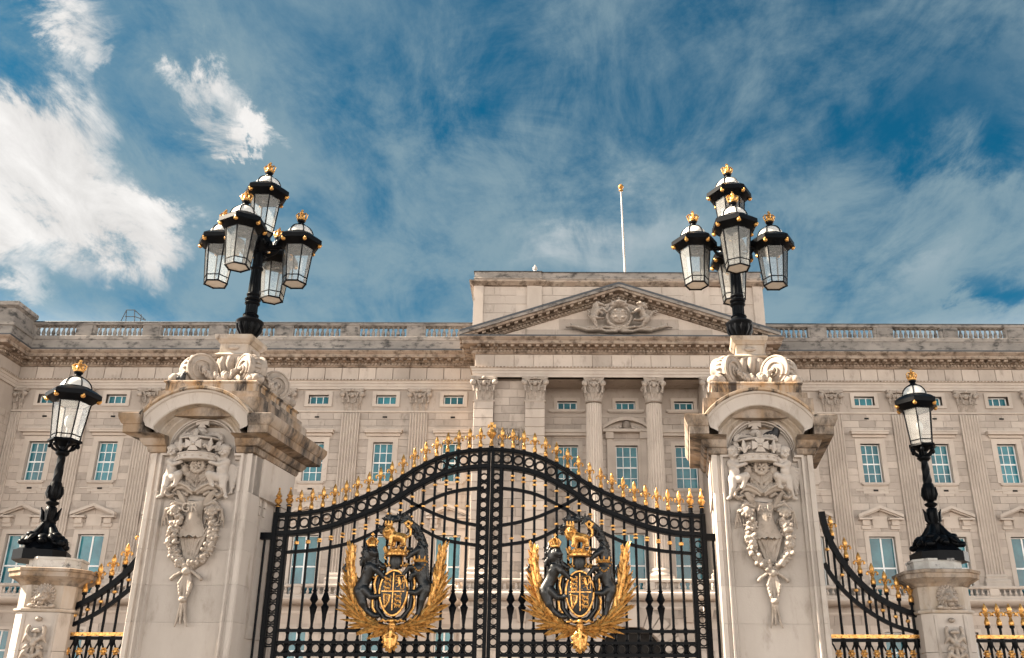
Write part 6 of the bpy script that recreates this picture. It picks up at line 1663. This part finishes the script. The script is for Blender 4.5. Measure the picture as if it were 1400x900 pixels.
# ------------------------------------------------------------------ side railings
def rosette_mesh():
    m = MB(); m.ball((0, -.01, 0), (.028, .022, .032), 8, 6)
    for k in range(6): a = k*PI/3; m.ball((.032*math.cos(a), -.004, .036*math.sin(a)), (.018, .016, .018), 7, 5)
    return m.mesh('gilded_rosette', GOLD, True, 50)
ROS = rosette_mesh()
def railing(xa, xb, bars, topc, lowc, label, level=False):
    """bars: x of tall bars; topc/lowc: lists of (x,z) curves"""
    T = thing('railing', ((xa+xb)/2, YG, 0), label, 'railing', 'black iron railings with gilded lily heads')
    zg = gpt(1200, 870.5)[1] 
    def b(m, name, mat, **k): return m.build(name, mat, T, **k)
    m = MB(); m.box(xa, YG-.035, zg-.022, xb, YG+.035, zg+.022); b(m, 'gilded_rail', GOLD, smooth=False)
    for z, w in ((zg-.05, .04), (zg-.40, .04), (zg-.80, .05), (.1, .09)): m = MB(); m.box(xa, YG-.03, z-w/2, xb, YG+.03, z+w/2); b(m, 'rail', IRON, smooth=False)
    st = bars[1]-bars[0]
    lat = MB(); col = MB()
    for i, x in enumerate(bars):
        zt = interp(topc, x) if topc else zg+.10
        m = MB(); m.tube([(x, YG, .1), (x, YG, zg-.35), (x, YG, zt+(.15 if topc else .05))], .0185, 8); m.lathe((x, YG, zg-.06), [(.0185, -.10), (.038, -.04), (.038, .03), (.0185, .04)], 8); m.lathe((x, YG, zt+(.135 if topc else .035)), [(.02, -.03), (.034, -.02), (.034, 0), (.026, .015)], 8)
        if topc: m.ball((x, YG, interp(lowc, x)), (.028, .032, .028), 8, 5)
        b(m, 'bar', IRON, ang=40)
        mk('gilded_finial', FLEUR, T, (x, YG, zt+(.145 if topc else .045)), scale=(1.2, 1.1, .95))
    xs = [bars[0]-st]+list(bars)
    for i, x in enumerate(xs):
        xm = x+st/2
        if not (xa+.03 < xm < xb-.03): continue
        mk('gilded_rosette', ROS, T, (xm, YG-.03, zg-.215))
        for sx in (-1, 1):
            for sz in (-1, 1):
                lat.tube([(xm+sx*.02, YG, zg-.215+sz*.03), (xm+sx*st*.30, YG, zg-.215+sz*.10), (xm+sx*st*.5, YG, zg-.215+sz*.16)], [.013, .012, .014], 6)
        if topc:
            z0, z1 = interp(lowc, xm), interp(topc, xm)
            m = MB(); m.tube([(xm, YG, z0), (xm, YG, z1)], .015, 7); b(m, 'short_bar', IRON)
            col.lathe((xm, YG, (z0+z1)/2), [(.017, -.022), (.03, -.013), (.033, 0), (.03, .013), (.017, .022)], 8)
    b(lat, 'lattice', IRON, kind='stuff')
    if topc:
        b(col, 'gilded_collar', GOLD, kind='stuff')
        m = MB(); m.ribbon([(p.x, p.y) for p in topc], .075, YG-.035, YG+.035); b(m, 'sweeping_rail', IRON, ang=30)
        m = MB(); m.ribbon([(p.x, p.y) for p in lowc], .05, YG-.026, YG+.026); b(m, 'sweeping_rail', IRON, ang=30)
def wpt(px, py): p = at(px, py, YG); return (p.x, p.z)
tc_ = smooth([wpt(*q) for q in ((1123, 700), (1130, 729), (1144, 757), (1165, 786), (1190, 810), (1215, 826), (1240, 837), (1268, 844))])
lc_ = smooth([wpt(*q) for q in ((1127, 770), (1134, 783), (1150, 804), (1175, 827), (1205, 847), (1235, 860), (1272, 868))])
bx = [wpt(px, 850)[0] for px in (1150, 1167, 1184, 1200.5, 1217, 1233, 1249.5)]
railing(wpt(1130, 870)[0], wpt(1275, 870)[0], bx, tc_, lc_, 'black railing sweeping down from the A·D pier to the right')
tc2 = smooth([wpt(*q) for q in ((62, 838), (85, 836), (105, 829), (128, 817), (150, 802), (172, 784), (195, 757))])
lc2 = smooth([wpt(*q) for q in ((60, 866), (80, 861), (105, 852), (128, 841), (150, 827), (172, 810), (195, 790))])
st_ = bx[1]-bx[0]
b0 = wpt(145, 830)[0]
bx2 = [b0+(k-4)*st_*.97 for k in range(7)]
railing(wpt(62, 870)[0], wpt(190, 870)[0], [x for x in bx2 if x > wpt(70, 860)[0]], tc2, lc2, 'black railing sweeping down from the GR pier to the left')
b0 = wpt(1354, 880)[0]
railing(wpt(1335, 871)[0], 12.0, [b0+k*st_*.98 for k in range(34)], None, None, 'level black railing with gilded heads at the right edge')
b1 = wpt(20, 880)[0]

# ------------------------------------------------------------------ pediment sculpture, reusing the beasts
def stone_arms():
    P = [('e', (0, -.10, 1.15), (.62, .16, .74), .03)]
    for k in range(22):
        a = k/22*2*PI; P.append(('c', (.70*math.cos(a), -.16, 1.15+.84*math.sin(a)), (.70*math.cos(a+.3), -.16, 1.15+.84*math.sin(a+.3)), .10, .10, .03))
    P.append(('e', (0, -.26, 1.15), (.50, .12, .60), .02)); P += [('c', (-.42, -.37, 1.2), (.42, -.37, 1.2), .03, .03, .01), ('c', (0, -.37, .7), (0, -.37, 1.65), .03, .03, .01)]+[('e', (x, -.37, z), (.13, .06, .10), .02) for x, z in ((-.22, 1.45), (.22, 1.42), (-.2, .95), (.2, .92))]; P.append(('c', (-.42, -.2, 2.0), (.42, -.2, 2.0), .13, .13, .04)); P.append(('e', (0, -.2, 2.15), (.4, .25, .22), .04)); P.append(('e', (0, -.2, 2.42), (.10, .1, .12), .03)); P.append(('c', (0, -.2, 2.42), (0, -.2, 2.66), .06, .05, .02))
    for k in range(5): P.append(('c', (-.36+.18*k, -.28, 2.04), (-.40+.2*k, -.3, 2.26), .07, .06, .02))
    for s in (-1, 1):
        for a, b, r in (((.1, .12), (.5, .28), .13), ((.5, .28), (.9, .35), .11), ((.9, .35), (1.2, .18), .11), ((1.2, .18), (.7, .02), .10), ((.7, .02), (.2, .02), .12), ((1.2, .15), (1.8, .10), .13), ((1.8, .10), (2.3, .28), .12), ((2.3, .28), (2.7, .42), .12), ((2.7, .42), (3.05, .36), .07), ((2.55, .4), (2.8, .62), .06), ((2.1, .2), (1.7, .34), .10), ((1.7, .34), (1.35, .3), .09)):
            P.append(('c', (s*a[0], -.14, a[1]), (s*b[0], -.14, b[1]), r, r*.9, .03))
    return sculpt_mesh('carved_arms', P, .036, .03, CARVE)
zt = ZP+.42
mk('carved_arms', stone_arms(), PAL, (PC, YP-.10, zt), scale=(1, 1.8, .80))
lm = mirror_mesh(LIONR, 'carved_lion', CARVE); um = mirror_mesh(UNIC, 'carved_unicorn', CARVE)
mk('carved_unicorn', um, PAL, (PC-.42, YP-.34, zt+1.0), scale=(2.6, 4.0, 1.7)); mk('carved_lion', lm, PAL, (PC+.42, YP-.34, zt+1.0), scale=(2.6, 4.0, 1.7))

# ------------------------------------------------------------------ pigeons
def bird_mesh():
    P = [('e', (0, 0, .10), (.075, .13, .075), .02), ('e', (0, -.10, .16), (.05, .05, .06), .03), ('e', (0, -.13, .215), (.036, .042, .036), .02), ('c', (0, -.17, .21), (0, -.20, .20), .010, .004, .004), ('c', (0, .10, .09), (0, .25, .045), .04, .022, .03)]
    for s in (-1, 1): P += [('c', (s*.06, -.05, .13), (s*.03, .17, .08), .035, .015, .02), ('c', (s*.025, 0, .05), (s*.03, -.01, .0), .010, .008, .008), ('c', (s*.03, -.01, .0), (s*.03, -.045, .0), .008, .006, .006)]
    return sculpt_mesh('pigeon', P, .0085, .015, BIRD)
BIRDM = bird_mesh()
def pigeon(loc, rz, sc, label, sz=1.0):
    o = mk('pigeon', BIRDM, None, loc, rotz=rz, scale=(sc, sc, sc*sz)); tag(o, label, 'bird', 'dark birds perched on the gate piers')
p = at(245, 525, YF+.42); pigeon((p.x, YF+.42, p.z-.02), .9, .72, 'dark bird perched on the left end of the GR pier attic')
p = at(1015, 606, YF+.50); pigeon((p.x, YF+.46, p.z-.02), 2.0, .8, 'small dark bird on the carved A·D pier crown, left of its orb')
p = at(1052, 606, YF+.50); pigeon((p.x, YF+.46, p.z-.02), .9, 1.0, 'larger dark bird on the carved A·D pier crown, right of its orb')
